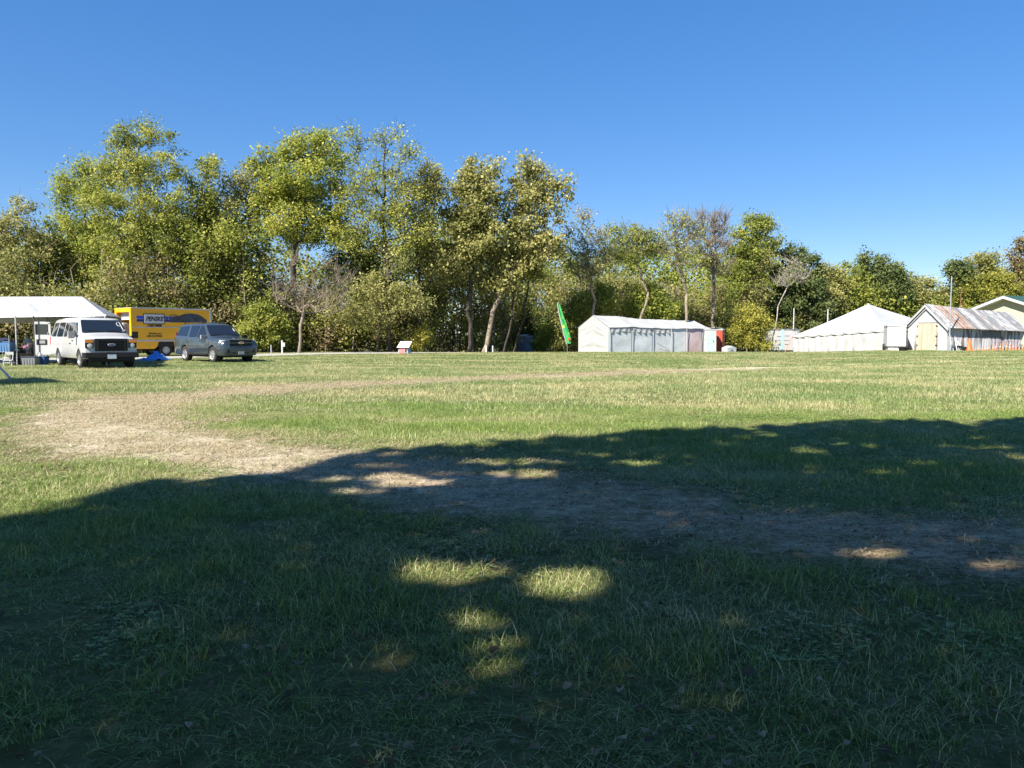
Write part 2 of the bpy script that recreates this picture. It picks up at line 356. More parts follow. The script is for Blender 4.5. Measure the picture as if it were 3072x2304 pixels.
def tuft(name, nb, rad, h0, h1, w, m, lean=.5, flat=False, seg=3):
    """one tuft of bent blades; returns an unlinked object used as an instance"""
    r = RNG.random((nb, 8)); ang = r[:, 0] * 2 * np.pi; rr = rad * np.sqrt(r[:, 1])
    bx = rr * np.cos(ang); by = rr * np.sin(ang); h = h0 + (h1 - h0) * r[:, 2] ** 1.6
    da = r[:, 3] * 2 * np.pi; ln = lean * (.25 + r[:, 4]); wd = w * (.6 + .8 * r[:, 5])
    if flat: ln = ln * 0 + 3.2; 
    dx, dy = np.cos(da), np.sin(da); sa = da + np.pi / 2 + (r[:, 6] - .5) * 1.4; sx, sy = np.cos(sa), np.sin(sa)
    V = []; Fc = []; T = []
    for i in range(nb):
        o = len(V); z0 = 0.004 if flat else -0.01
        for k in range(seg + 1):
            f = k / seg
            if flat:
                px = bx[i] + dx[i] * h[i] * f; py = by[i] + dy[i] * h[i] * f; pz = .006 + .012 * r[i, 7] + .02 * math.sin(f * 3.1) * r[i, 6]
            else:
                bend = ln[i] * f * f; px = bx[i] + dx[i] * h[i] * bend; py = by[i] + dy[i] * h[i] * bend; pz = z0 + h[i] * f * (1 - .45 * min(1.3, ln[i]) * f)
            ww = wd[i] * (1 - f) ** .55 * .5 if k < seg else 0
            if k < seg:
                V.append((px - sx[i] * ww, py - sy[i] * ww, pz)); V.append((px + sx[i] * ww, py + sy[i] * ww, pz))
            else: V.append((px, py, pz))
        for k in range(seg - 1): Fc.append((o + 2 * k, o + 2 * k + 1, o + 2 * k + 3, o + 2 * k + 2)); T.append(r[i, 7])
        Fc.append((o + 2 * seg - 2, o + 2 * seg - 1, o + 2 * seg)); T.append(r[i, 7])
    me = D.meshes.new(name); me.from_pydata(V, [], Fc); at = me.attributes.new('tint', 'FLOAT', 'FACE'); at.data.foreach_set('value', T)
    me.materials.append(m); return D.objects.new(name, me)
def clover(name, n, rad, m):
    V = []; Fc = []; T = []
    for i in range(n):
        a = random.random() * 6.28; r_ = rad * math.sqrt(random.random()); cx, cy, h = r_ * math.cos(a), r_ * math.sin(a), .01 + .025 * random.random(); tt = random.random() * .75; s = .006 + .007 * random.random()
        for k in range(3):
            b = k * 2.09 + a; o = len(V); c = Vector((cx, cy, h)); e = Vector((math.cos(b), math.sin(b), .25 * random.random())) * s; q = Vector((-math.sin(b), math.cos(b), 0)) * s * .6
            V += [tuple(c), tuple(c + e * .7 + q), tuple(c + e * 1.5), tuple(c + e * .7 - q)]; Fc.append((o, o + 1, o + 2, o + 3)); T.append(tt)
    me = D.meshes.new(name); me.from_pydata(V, [], Fc); at = me.attributes.new('tint', 'FLOAT', 'FACE'); at.data.foreach_set('value', T)
    me.materials.append(m); return D.objects.new(name, me)
def scatter(name, pts, rot, scl, idx, protos, label):
    me = D.meshes.new(name); n = len(pts); me.vertices.add(n); me.vertices.foreach_set('co', pts.astype(np.float32).ravel())
    a = me.attributes.new('rot', 'FLOAT_VECTOR', 'POINT'); a.data.foreach_set('vector', rot.astype(np.float32).ravel())
    a = me.attributes.new('scl', 'FLOAT_VECTOR', 'POINT'); a.data.foreach_set('vector', scl.astype(np.float32).ravel())
    a = me.attributes.new('idx', 'INT', 'POINT'); a.data.foreach_set('value', idx.astype(np.int32))
    o = add_mesh(name, me, protos[0].data.materials[0])
    ng = D.node_groups.new(name, 'GeometryNodeTree')
    ng.interface.new_socket('Geometry', in_out='INPUT', socket_type='NodeSocketGeometry'); ng.interface.new_socket('Geometry', in_out='OUTPUT', socket_type='NodeSocketGeometry')
    N = ng.nodes; L = ng.links; gi = N.new('NodeGroupInput'); go = N.new('NodeGroupOutput'); ip = N.new('GeometryNodeInstanceOnPoints'); jn = N.new('GeometryNodeJoinGeometry')
    for p in reversed(protos):      # a join takes the last link first
        oi = N.new('GeometryNodeObjectInfo'); oi.inputs['Object'].default_value = p; oi.inputs['As Instance'].default_value = True
        L.new(oi.outputs['Geometry'], jn.inputs[0])
    ip.inputs['Pick Instance'].default_value = True
    for nm, ty, sk_ in (('idx', 'INT', 'Instance Index'), ('rot', 'FLOAT_VECTOR', 'Rotation'), ('scl', 'FLOAT_VECTOR', 'Scale')):
        na = N.new('GeometryNodeInputNamedAttribute'); na.data_type = ty; na.inputs['Name'].default_value = nm
        L.new(na.outputs['Attribute'], ip.inputs[sk_])
    L.new(gi.outputs[0], ip.inputs['Points']); L.new(jn.outputs[0], ip.inputs['Instance']); L.new(ip.outputs[0], go.inputs[0])
    md = o.modifiers.new('scatter', 'NODES'); md.node_group = ng
    tag(o, label, 'grass', kind='stuff'); return o
def field(y0, y1, dens, margin=3.0):
    """random points over the part of the field in view, even density"""
    k = .70; A = 0.; n = int(dens * (k * (y1 ** 2 - y0 ** 2) + 2 * margin * (y1 - y0)))
    y = np.sqrt(RNG.random(n * 2) * (y1 ** 2 - y0 ** 2) + y0 ** 2); x = (RNG.random(n * 2) * 2 - 1) * (k * y + margin)
    return x[:n], y[:n]
def scaled(n, s, h): return np.stack([s, s, h], -1)
GM = grassmat('grass_blades', .05, near=True); GMF = grassmat('grass_blades_far', .2); LM = grassmat('dry_litter', litter=True)

def off_hard(x, y):
    """true where grass may not grow (road, yard)"""
    def inside(poly):
        c = np.zeros(len(x), bool); n = len(poly)
        for k in range(n):
            a, b = poly[k], poly[(k + 1) % n]
            w = ((a[1] > y) != (b[1] > y)); 
            with np.errstate(divide='ignore', invalid='ignore'): c ^= w & (x < (b[0] - a[0]) * (y - a[1]) / (b[1] - a[1] + 1e-12) + a[0])
        return c
    return inside(ROADN + ROADF) | inside([(45.5, 76.5), (52, 73.2), (80, 72), (80, 90), (56, 92), (40, 84)])

def grow():
    # near
    pn = [tuft('grass_tuft', 100, .16, .03, .09, .0034, GM, .8), tuft('grass_tuft', 100, .17, .04, .12, .0034, GM, 1.05), tuft('grass_tuft', 30, .10, .08, .17, .0045, GM, .9),
          clover('clover', 60, .16, GM), tuft('grass_tuft', 100, .18, .02, .06, .0034, GM, 1.2)]
    x, y = field(1.0, 15, 165, 3.6); sd = path_sd(x, y); nz = fbm(x * 2.2, y * 2.2, 11); nl = fbm(x * .45, y * .6, 21)
    keep = RNG.random(len(x)) < np.where(sd > 0, np.clip(.9 - sd * 1.8 + (nz - .5) * 2.4, .07, 1), np.clip(.75 - sd * .5 + (nz - .5) * 1.5, 0, 1)) * np.clip(.45 + (nz - .3) * 1.9, .12, 1)
    x, y, sd, nl, nz = (q[keep] for q in (x, y, sd, nl, nz)); n = len(x)
    idx = RNG.choice([0, 1, 4], n, p=[.4, .35, .25]); idx[(fbm(x * 1.1, y * 1.1, 31) > .6) & (RNG.random(n) < .35)] = 3
    idx[(RNG.random(n) < .035 + .13 * (nl < .42)) & (sd < -.2)] = 2
    h = (.45 + .7 * RNG.random(n)) * (.45 + 1.5 * np.clip((fbm(x * .8, y * .8, 33) - .3) * 1.6, 0, 1)) * np.clip(1 - (sd + .35) * .9, .35, 1); s = .8 + .5 * RNG.random(n)
    rot = np.stack([(RNG.random(n) - .5) * .2, (RNG.random(n) - .5) * .2, RNG.random(n) * 6.28], -1)
    scatter('grass', np.stack([x, y, zg(x, y)], -1), rot, scaled(n, s, h), idx, pn, 'long green grass of the near field with clover patches')
    # middle
    pm = [tuft('grass_tuft', 70, .24, .03, .10, .008, GMF, .9, seg=2), tuft('grass_tuft', 60, .24, .04, .13, .0075, GMF, .9, seg=2), tuft('grass_tuft', 70, .26, .02, .06, .009, GMF, 1.3, seg=2)]
    x, y = field(13.5, 34, 46, 5); sd = path_sd(x, y); nz = fbm(x * 1.3, y * 1.3, 12); nl = fbm(x * .3, y * .4, 22)
    keep = RNG.random(len(x)) < np.where(sd > 0, np.clip(.5 - sd * .5 + (nz - .5) * 2.6, .12, 1), np.clip(.75 - sd * .4 + (nz - .5) * 1.5, 0, 1)) * np.clip(.6 + (nz - .3) * 1.4, .3, 1)
    x, y, sd, nl = (q[keep] for q in (x, y, sd, nl)); n = len(x)
    idx = RNG.choice([0, 1, 2], n, p=[.45, .25, .3]); h = (.6 + .7 * RNG.random(n)) * (.7 + .8 * nl) * np.where(sd > 0, .5, 1); s = .8 + .5 * RNG.random(n)
    rot = np.stack([(RNG.random(n) - .5) * .15, (RNG.random(n) - .5) * .15, RNG.random(n) * 6.28], -1)
    scatter('grass', np.stack([x, y, zg(x, y)], -1), rot, scaled(n, s, h), idx, pm, 'sunlit mown grass of the middle field')
    # far
    pf = [tuft('grass_tuft', 80, .5, .04, .11, .016, GMF, .9, seg=2), tuft('grass_tuft', 80, .5, .03, .09, .018, GMF, 1.2, seg=2)]
    x, y = field(32.5, 84, 13, 6); sd = path_sd(x, y); nz = fbm(x * .8, y * .8, 13); nl = fbm(x * .2, y * .3, 23)
    keep = (RNG.random(len(x)) < np.where(sd > 0, np.clip(.75 - sd * .3, .3, 1), 1) * np.clip(.65 + (nz - .3) * 1.3, .3, 1)) & ~off_hard(x, y)
    x, y, sd, nl = (q[keep] for q in (x, y, sd, nl)); n = len(x)
    idx = RNG.choice([0, 1], n); h = (.6 + .7 * RNG.random(n)) * (.7 + .7 * nl); s = .8 + .5 * RNG.random(n)
    rot = np.stack([0 * x, 0 * x, RNG.random(n) * 6.28], -1)
    scatter('grass', np.stack([x, y, zg(x, y)], -1), rot, scaled(n, s, h), idx, pf, 'sunlit mown grass of the far field up to its crest')
    # litter over the path
    pl = [tuft('litter', 60, .22, .02, .10, .005, LM, flat=True, seg=2), tuft('litter', 40, .25, .03, .14, .004, LM, flat=True, seg=2)]
    x, y = field(3.0, 30, 75, 2); sd = path_sd(x, y); nz = fbm(x * 1.2, y * 1.2, 14)
    bare = np.clip((x + 2.6 - .35 * y + 2.6) / 3.8, 0, 1) * (y < 12.5)
    keep = (sd > -.9) & (RNG.random(len(x)) < np.clip(.65 + sd * .6, 0, 1) * (1 - .6 * bare) * np.clip(nz * 1.7 - .1, .1, 1) * np.clip(14 / y, .3, 1))
    x, y = x[keep], y[keep]; n = len(x); s = (.8 + .5 * RNG.random(n)) * np.clip(y / 10, 1, 2)
    o = scatter('straw_litter', np.stack([x, y, zg(x, y) + .004], -1), np.stack([0 * x, 0 * x, RNG.random(n) * 6.28], -1), scaled(n, s, s * 0 + 1.), RNG.choice([0, 1], n), pl,
            'pale dry straw and clippings trodden into the path'); o['category'] = 'straw'
grow()

# ------------------------------------------------------------------ leaf meshes
def leaf_mesh(name, c, size, aspect, tint, m, droop=0., fold=True):
    """c: (n,3) centres -> one rhombus leaf each"""
    n = len(c); d = RNG.normal(size=(n, 3)); d[:, 2] = d[:, 2] * (1 - droop) - droop * 1.4; d /= np.linalg.norm(d, axis=1)[:, None]
    N = RNG.normal(size=(n, 3)) * .62 + [-.32, -.42, .62]; e = np.cross(N, d); e /= np.linalg.norm(e, axis=1)[:, None]
    s = (size * .82 * (.4 + 1.15 * RNG.random(n) ** 1.4))[:, None]; L = d * s * .5; Wd = e * s * .5 * aspect
    v = np.stack([c - L, c + Wd - L * .15, c + L, c - Wd - L * .15], 1).reshape(-1, 3).astype(np.float32)
    me = D.meshes.new(name); me.vertices.add(4 * n); me.vertices.foreach_set('co', v.ravel())
    me.loops.add(4 * n); me.loops.foreach_set('vertex_index', np.arange(4 * n, dtype=np.int32))
    me.polygons.add(n); me.polygons.foreach_set('loop_start', np.arange(0, 4 * n, 4, dtype=np.int32)); me.polygons.foreach_set('loop_total', np.full(n, 4, dtype=np.int32))
    me.update(calc_edges=True)
    at = me.attributes.new('tint', 'FLOAT', 'FACE'); at.data.foreach_set('value', np.clip(tint, 0, 1).astype(np.float32))
    me.materials.append(m); return me

LF = dict(
    green=leafmat('leaf_green', [(0, (.08, .1, .022)), (.4, (.18, .21, .042)), (.75, (.31, .32, .07)), (1, (.47, .44, .12))]),
    yellow=leafmat('leaf_yellow_green', [(0, (.1, .13, .025)), (.4, (.22, .26, .05)), (.75, (.38, .38, .08)), (1, (.56, .48, .13))]),
    olive=leafmat('leaf_olive', [(0, (.09, .1, .033)), (.4, (.2, .205, .065)), (.75, (.34, .325, .115)), (1, (.47, .42, .18))]),
    brown=leafmat('leaf_brownish', [(0, (.08, .065, .035)), (.4, (.19, .15, .07)), (.75, (.28, .23, .12)), (1, (.38, .29, .18))]),
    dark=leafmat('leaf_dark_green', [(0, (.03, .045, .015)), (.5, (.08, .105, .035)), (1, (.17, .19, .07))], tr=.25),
    gold=leafmat('leaf_golden', [(0, (.14, .15, .03)), (.5, (.34, .32, .06)), (1, (.55, .46, .1))]),
)
BK = dict(dark=mat('bark_dark', (.085, .068, .05), .95, var=.5, scale=5, bump=.6), grey=mat('bark_grey', (.29, .235, .175), .95, var=.4, scale=4, bump=.5),
          pale=mat('bark_pale', (.42, .38, .32), .9, var=.5, scale=3, bump=.3))

def skeleton(base, top, cl, step=.9, bow=.25, jitter=.08, waypoints=None):
    """trunk from base to top, then every cluster joined to the nearest limb"""
    pts = [np.array(base)]; par = [-1]
    way = [np.array(base)] + [np.array(w) for w in (waypoints or [])] + [np.array(top)]
    for a, b in zip(way[:-1], way[1:]):
        k = max(2, int(np.linalg.norm(b - a) / step))
        for i in range(1, k + 1):
            q = a + (b - a) * i / k + RNG.normal(size=3) * [jitter * 1.2, jitter * 1.2, 0]
            pts.append(q); par.append(len(pts) - 2)
    z0 = base[2] + (top[2] - base[2]) * .18
    axis = np.array(pts)
    dist = np.array([np.min(np.linalg.norm(axis - c, axis=1)) for c in cl])
    A = np.zeros((len(pts) + len(cl) * 14, 3)); n = len(pts); A[:n] = pts; tips = []
    for ci in np.argsort(dist):
        c = cl[ci]; d = A[:n] - c; dd = np.linalg.norm(d, axis=1)
        cost = dd + 1.1 * np.maximum(0, A[:n, 2] - (c[2] - .35 * np.hypot(d[:, 0], d[:, 1]))) + 3 * np.maximum(0, z0 - A[:n, 2])
        j = int(np.argmin(cost)); L = dd[j]; k = min(12, max(1, int(L / step))); a = A[j].copy(); pj = j
        for i in range(1, k + 1):
            f = i / k; q = a + (c - a) * f; q[2] += bow * L * math.sin(math.pi * f) * .35; q = q + (RNG.normal(size=3) * jitter * L * .5 if i < k else 0)
            if n >= len(A): break
            A[n] = q; par.append(pj); pj = n; n += 1
        tips.append(pj)
    return A[:n], par, tips
def limb_mesh(name, A, par, r0, rmin, m, sides=5, extra=None, pw=.5):
    n = len(A); cnt = np.ones(n)
    for i in range(n - 1, 0, -1): cnt[par[i]] += cnt[i] * 1.0
    leafc = np.ones(n)
    r = np.maximum(rmin, r0 * (cnt / cnt[0]) ** pw); r[0] = r0 * 1.25
    V = []; Fc = []
    def seg(a, b, ra, rb, sides):
        d = b - a; L = np.linalg.norm(d)
        if L < 1e-5: return
        d = d / L; h = np.array([0, 0, 1.]) if abs(d[2]) < .9 else np.array([1., 0, 0]); u = np.cross(d, h); u /= np.linalg.norm(u); w = np.cross(d, u); o = len(V)
        for p, rr in ((a, ra), (b, rb)):
            for k in range(sides):
                t = 2 * math.pi * k / sides; V.append(tuple(p + (u * math.cos(t) + w * math.sin(t)) * rr))
        for k in range(sides): Fc.append((o + k, o + (k + 1) % sides, o + sides + (k + 1) % sides, o + sides + k))
    for i in range(1, n):
        p = par[i]; ra = min(r[p], r[i] * 1.25)
        seg(A[p], A[i], ra, r[i], 8 if r[i] > .12 else (5 if r[i] > .04 else 3))
    for a, b, ra, rb in (extra or []): seg(a, b, ra, rb, 3)
    me = D.meshes.new(name); me.from_pydata(V, [], Fc); me.polygons.foreach_set('use_smooth', [True] * len(Fc)); me.materials.append(m); return me
NLEAF = [0]
def tree(label, u, Y, blobs, leaf='green', bark='grey', ncl=110, nl=150, size=.24, aspect=.6, droop=0., rc=.85, r0=.2, name='tree', group=None, way=None, topf=.8, twigs=0, vbase=None, tshift=0., cat='tree', thick=.75, rmin=.02, bow=.25, tint_c=.5):
    bx = P(u, 1000, Y).x; base = np.array([bx, Y, zgf(bx, Y) - .1])
    root = empty(name, label, cat, tuple(base), 0, group)
    bl = []; wt = []
    for b in blobs:
        bu, bv, ru, rv = b[:4]; den = b[4] if len(b) > 4 else 1.
        c = np.array(P(bu, bv, Y)); k = Y / F; r = np.array([ru * k, max(1.2, ru * k * thick), rv * k]); bl.append((c, r)); wt.append(den * r[0] * r[2] * r[1] ** .5)
    wt = np.array(wt) / sum(wt); C = []
    sel = RNG.choice(len(bl), ncl * 3, p=wt)
    for s in sel:
        c, r = bl[s]; d = RNG.normal(size=3); d /= np.linalg.norm(d); q = c + d * r * RNG.random() ** .42
        q[2] = max(q[2], base[2] + .5)
        if all(np.sum((q - o) ** 2) > (rc * .55) ** 2 for o in C): C.append(q)
        if len(C) >= ncl: break
    C = np.array(C); zt = C[:, 2].max(); ctr = C[C[:, 2] > np.percentile(C[:, 2], 60)].mean(0)
    top = np.array([ctr[0], Y + (ctr[1] - Y) * .5, base[2] + (zt - base[2]) * topf])
    wp = [np.array(P(a, b, Y)) for a, b in way] if way else None
    if wp: top = wp[-1]; wp = wp[:-1]
    A, par, tips = skeleton(base, top, C, waypoints=wp, bow=bow)
    ex = []
    for t in tips:
        for k in range(twigs):
            a = A[t] - (A[t] - A[par[t]]) * RNG.random() * .9; d = RNG.normal(size=3); d[2] = abs(d[2]) * .9 + .3; d += (A[t] - A[par[t]]) * .9; d /= np.linalg.norm(d); L = .4 + 1.1 * RNG.random()
            b = a + d * L * .5 + RNG.normal(size=3) * .05; e = b + (d + RNG.normal(size=3) * .3) * L * .5
            ex += [(a, b, rmin * .85, rmin * .7), (b, e, rmin * .7, rmin * .45)]
    A2 = A - base; ex = [(a - base, b - base, p, q) for a, b, p, q in ex]
    add_mesh('trunk', limb_mesh('trunk', A2, par, r0 * .8, rmin, BK[bark], extra=ex), None, root)
    if nl:
        nl = int(nl * 1.2); n = len(C) * nl; ci = np.repeat(np.arange(len(C)), nl)
        rs = rc * (.6 + .7 * RNG.random(len(C)))[ci][:, None]
        off = RNG.normal(size=(n, 3)) * rs * [.5, .5, .38]
        if droop: off[:, 2] -= RNG.random(n) * .3
        pos = C[ci] + off - base
        tint = tint_c + (RNG.random(len(C))[ci] - .5) * .5 + RNG.normal(size=n) * .17 + off[:, 2] * .1
        pos[:, 2] = np.maximum(pos[:, 2], .05)
        me = leaf_mesh('crown', pos, size, aspect, tint, LF[leaf], droop)
        add_mesh('crown', me, None, root); NLEAF[0] += n
    return root

def trees():
    T = tree
    T('thin-topped olive tree at the far left edge of the wood', 60, 60, [(55, 640, 60, 60, .35), (30, 710, 70, 90), (100, 760, 60, 80), (20, 840, 90, 90), (-60, 720, 70, 120)], 'olive', 'grey', 90, 120, twigs=3, rc=.8)
    T('olive tree with dark trunk behind the open canopy at far left', 150, 62, [(130, 860, 90, 80), (190, 790, 70, 80), (60, 900, 90, 70), (170, 940, 80, 60)], 'olive', 'dark', 100, 150)
    T('tallest green tree, feathery top above the yellow box truck', 452, 61, [(430, 385, 45, 42, .6), (500, 420, 55, 50, .55), (370, 420, 36, 50, .9), (400, 500, 80, 70), (470, 510, 90, 70, .7), (330, 520, 60, 50), (390, 610, 130, 80), (520, 620, 80, 80, .7), (420, 720, 150, 80)],
      'green', 'grey', 230, 130, .28, .38, .55, rc=.72, tint_c=.6, r0=.26, topf=.9, name='tall_tree')
    T('broad light green tree left of the tallest feathery tree', 270, 63, [(250, 500, 50, 38, .8), (210, 560, 55, 55), (290, 590, 80, 75), (200, 660, 60, 70), (270, 720, 100, 80), (330, 800, 100, 80), (180, 740, 50, 50)],
      'yellow', 'grey', 150, 170, .28, .4, .4, rc=.85, r0=.2, tint_c=.42)
    T('green tree with a small nodding top right of the tallest tree', 600, 62, [(630, 500, 34, 40, .7), (610, 570, 50, 50), (580, 660, 90, 70), (620, 740, 90, 80), (560, 790, 80, 60)], 'green', 'dark', 110, 160, .28, .42, .45, r0=.18)
    T('bushy olive tree behind the grey car', 680, 64, [(735, 560, 60, 60), (690, 610, 90, 70), (680, 670, 90, 70), (640, 760, 90, 80), (720, 800, 90, 80), (690, 880, 110, 60)], 'olive', 'dark', 140, 165, r0=.2)
    T('large rounded yellow-green tree, brightest crown of the wood', 860, 64, [(950, 420, 60, 42), (880, 450, 65, 40), (800, 490, 52, 40), (990, 480, 50, 50), (900, 540, 130, 65), (820, 590, 75, 60), (970, 600, 85, 70), (880, 670, 120, 65), (980, 700, 70, 50)],
      'yellow', 'dark', 210, 180, .26, .55, .15, rc=.85, r0=.3, topf=.85, tint_c=.5)
    T('tall open-crowned tree with sky showing through, dark straight trunk', 1168, 63, [(1070, 420, 34, 50, .6), (1160, 420, 50, 50, .5), (1220, 460, 40, 50, .5), (1110, 520, 70, 60, .6), (1200, 560, 80, 60, .7), (1060, 580, 60, 80, .8), (1150, 640, 90, 60, .7), (1240, 700, 80, 60, .6), (1100, 720, 80, 60, .6)],
      'green', 'dark', 150, 95, .24, .5, .2, rc=.9, r0=.26, way=[(1160, 800), (1150, 640), (1155, 430)], twigs=3, tint_c=.6, name='tall_tree')
    T('short green tree with level top beside the open-crowned tree', 1250, 65, [(1300, 520, 42, 40), (1260, 560, 60, 45), (1310, 580, 38, 50), (1240, 640, 60, 60), (1290, 660, 40, 40), (1250, 740, 80, 60), (1320, 800, 70, 60)], 'olive', 'dark', 100, 150, r0=.16, way=[(1260, 850), (1250, 700), (1290, 560)])
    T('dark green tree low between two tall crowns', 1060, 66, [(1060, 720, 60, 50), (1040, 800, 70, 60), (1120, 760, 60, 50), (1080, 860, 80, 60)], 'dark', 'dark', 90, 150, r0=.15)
    T('olive green low tree in front of the dark straight trunk', 1130, 62, [(1190, 800, 55, 45), (1110, 860, 70, 50), (1210, 900, 80, 60), (1100, 950, 80, 60)], 'olive', 'dark', 80, 110, .22, r0=.1, cat='tree')
    T('brown-leaved tree with dense rounded top left of the leaning pale trunk', 1405, 66, [(1440, 510, 50, 35), (1400, 550, 45, 45), (1450, 600, 60, 60), (1390, 650, 70, 60), (1440, 720, 90, 70), (1370, 760, 80, 70)],
      'olive', 'dark', 140, 170, .26, .8, 0, r0=.2, tint_c=.55)
    T('tree with leaning pale trunk and thin silvery right side', 1448, 67, [(1590, 505, 45, 35, .9), (1620, 560, 70, 50, .7), (1560, 590, 60, 60, .9), (1680, 570, 40, 45, .35), (1640, 640, 70, 55, .5), (1570, 680, 80, 50, .8), (1690, 540, 30, 30, .4), (1560, 760, 90, 50, .8), (1640, 740, 60, 50, .6), (1500, 830, 80, 60, .7)],
      'olive', 'grey', 165, 100, .27, .8, 0, thick=.55, r0=.26, way=[(1490, 900), (1545, 780), (1600, 650), (1625, 540)], twigs=2, rc=.8, tint_c=.6)
    T('second thin dark trunk beside the leaning pale trunk', 1535, 69, [(1580, 800, 60, 50), (1600, 740, 50, 40)], 'green', 'dark', 40, 120, r0=.12, way=[(1575, 950), (1590, 820)])
    T('thin dark trunk nearest the blue-grey portable toilet', 1508, 68, [(1540, 780, 60, 50), (1500, 830, 60, 50)], 'olive', 'dark', 50, 120, r0=.11, way=[(1535, 950), (1545, 820)])
    T('sparse upright tree with pale twigs behind the left end of the long tent', 1770, 72, [(1750, 660, 38, 35, .6), (1730, 720, 55, 50, .5), (1790, 730, 50, 60, .5), (1770, 800, 80, 50, .7)], 'olive', 'grey', 100, 42, .22, .6, r0=.16, twigs=5, rmin=.022, way=[(1780, 900), (1765, 760)])
    T('flat-topped feathery tree above the long tent', 1900, 74, [(1870, 692, 60, 14), (1920, 712, 70, 14), (1850, 725, 50, 12), (1950, 740, 60, 16), (1880, 760, 80, 22)], 'green', 'grey', 110, 85, .22, .5, r0=.15, thick=.9, twigs=3, tint_c=.4, way=[(1940, 880), (1900, 760)])
    T('thin tree with forked grey limbs right of the flat-topped tree', 2060, 73, [(2040, 665, 50, 28, .7), (2010, 710, 50, 45, .4), (2080, 710, 45, 50, .4), (2050, 770, 80, 45, .4)], 'green', 'grey', 100, 30, .22, .6, r0=.17, twigs=6, rmin=.024, way=[(2062, 880), (2030, 750), (2025, 690)])
    T('bare leafless tree standing against the sky', 2135, 76, [(2140, 670, 62, 45), (2140, 730, 60, 50), (2150, 800, 55, 40)], 'olive', 'grey', 120, 0, r0=.2, twigs=8, rmin=.028, way=[(2142, 880), (2135, 740), (2145, 670)], name='bare_tree', rc=.6)
    T('tall green tree with two pale trunks, highest of the right group', 2235, 89, [(2270, 665, 36, 28), (2300, 690, 40, 32), (2230, 700, 34, 30), (2250, 750, 70, 45), (2320, 740, 34, 34), (2240, 820, 80, 50)], 'green', 'pale', 130, 150, .28, .65, r0=.2, way=[(2236, 880), (2240, 780), (2270, 690)], tint_c=.4)
    T('slender pale-barked trunk right of the two-trunk tree', 2266, 88, [(2290, 790, 50, 40), (2270, 860, 50, 50)], 'olive', 'pale', 50, 110, r0=.13, way=[(2268, 880), (2272, 800)])
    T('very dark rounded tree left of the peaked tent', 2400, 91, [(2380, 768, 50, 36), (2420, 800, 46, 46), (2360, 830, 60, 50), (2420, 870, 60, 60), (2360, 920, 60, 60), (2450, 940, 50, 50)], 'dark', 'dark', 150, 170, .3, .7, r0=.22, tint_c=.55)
    T('small leaning bare tree with pale trunk before the dark tree', 2312, 78, [(2375, 800, 34, 30), (2400, 830, 30, 25), (2350, 840, 25, 30)], 'olive', 'pale', 45, 6, .2, .6, r0=.08, twigs=4, rmin=.022, way=[(2335, 920), (2370, 830)], name='bare_tree')
    for i, (lab, u, pts, lf, Y) in enumerate([
        ('mid green tree directly behind the peak of the big white tent', 2560, [(2550, 830, 50, 40), (2520, 880, 70, 60), (2590, 890, 60, 50)], 'green', 98),
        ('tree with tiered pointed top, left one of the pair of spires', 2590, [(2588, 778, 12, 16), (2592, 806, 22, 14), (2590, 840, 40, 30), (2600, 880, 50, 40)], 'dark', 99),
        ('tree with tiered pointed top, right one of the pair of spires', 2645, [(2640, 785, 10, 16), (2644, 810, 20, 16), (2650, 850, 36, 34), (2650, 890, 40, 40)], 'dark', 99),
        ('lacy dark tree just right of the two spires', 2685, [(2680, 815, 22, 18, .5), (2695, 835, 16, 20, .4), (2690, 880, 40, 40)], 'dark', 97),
        ('round olive tree left of the spires above the tent slope', 2485, [(2480, 815, 34, 22), (2500, 840, 40, 34), (2480, 890, 60, 50)], 'olive', 96),
        ('brown-green tree behind the gable of the old shed', 2740, [(2750, 860, 34, 26), (2780, 855, 20, 20), (2730, 895, 50, 40), (2800, 900, 40, 34)], 'olive', 100),
        ('low brownish tree above the shed ridge', 2820, [(2820, 890, 40, 18), (2850, 880, 30, 20), (2830, 925, 50, 40)], 'olive', 102),
        ('dark leafy tree left of the tall grey pole', 2875, [(2870, 810, 22, 24), (2890, 835, 34, 30), (2900, 880, 44, 40)], 'dark', 98),
        ('dark domed tree above the yellow building', 2960, [(2950, 785, 36, 26), (2930, 800, 40, 30), (2980, 810, 40, 34), (2960, 860, 70, 40)], 'olive', 104),
        ('pale yellow-green tree in front of the domed tree', 2960, [(2940, 855, 50, 30), (3000, 850, 50, 36), (2960, 900, 70, 36), (2900, 895, 40, 34), (3030, 890, 50, 40)], 'gold', 97),
        ('thin mauve-brown tree at the right edge of the photo', 3060, [(3050, 735, 24, 26, .6), (3085, 750, 30, 50, .6), (3060, 790, 34, 30, .8), (3080, 850, 60, 60)], 'brown', 101),
    ]):
        T(lab, u, Y, pts, lf, 'dark', 75 if i not in (9, 10) else 95, 130, .3, .7, r0=.16, rc=.9, tint_c=.5 if lf != 'gold' else .2)
    # shrubs and low trees that stand out of the undergrowth
    T('bare grey many-branched tree behind the field, low and spreading', 895, 58.5, [(890, 790, 60, 40), (990, 810, 50, 35), (850, 880, 50, 70), (980, 890, 90, 60), (1040, 840, 34, 35), (920, 900, 40, 50)], 'olive', 'grey', 130, 0, r0=.15, twigs=5, rmin=.014, way=[(900, 980), (915, 900)], name='bare_tree', rc=.5, bow=.4)
    T('golden bush right of the red and teal portable toilets', 2240, 77.5, [(2250, 945, 55, 34), (2230, 1000, 50, 40), (2280, 990, 30, 40), (2270, 1030, 50, 24)], 'gold', 'grey', 90, 100, .22, r0=.07, name='shrub', cat='bush', rc=.75, tint_c=.3)
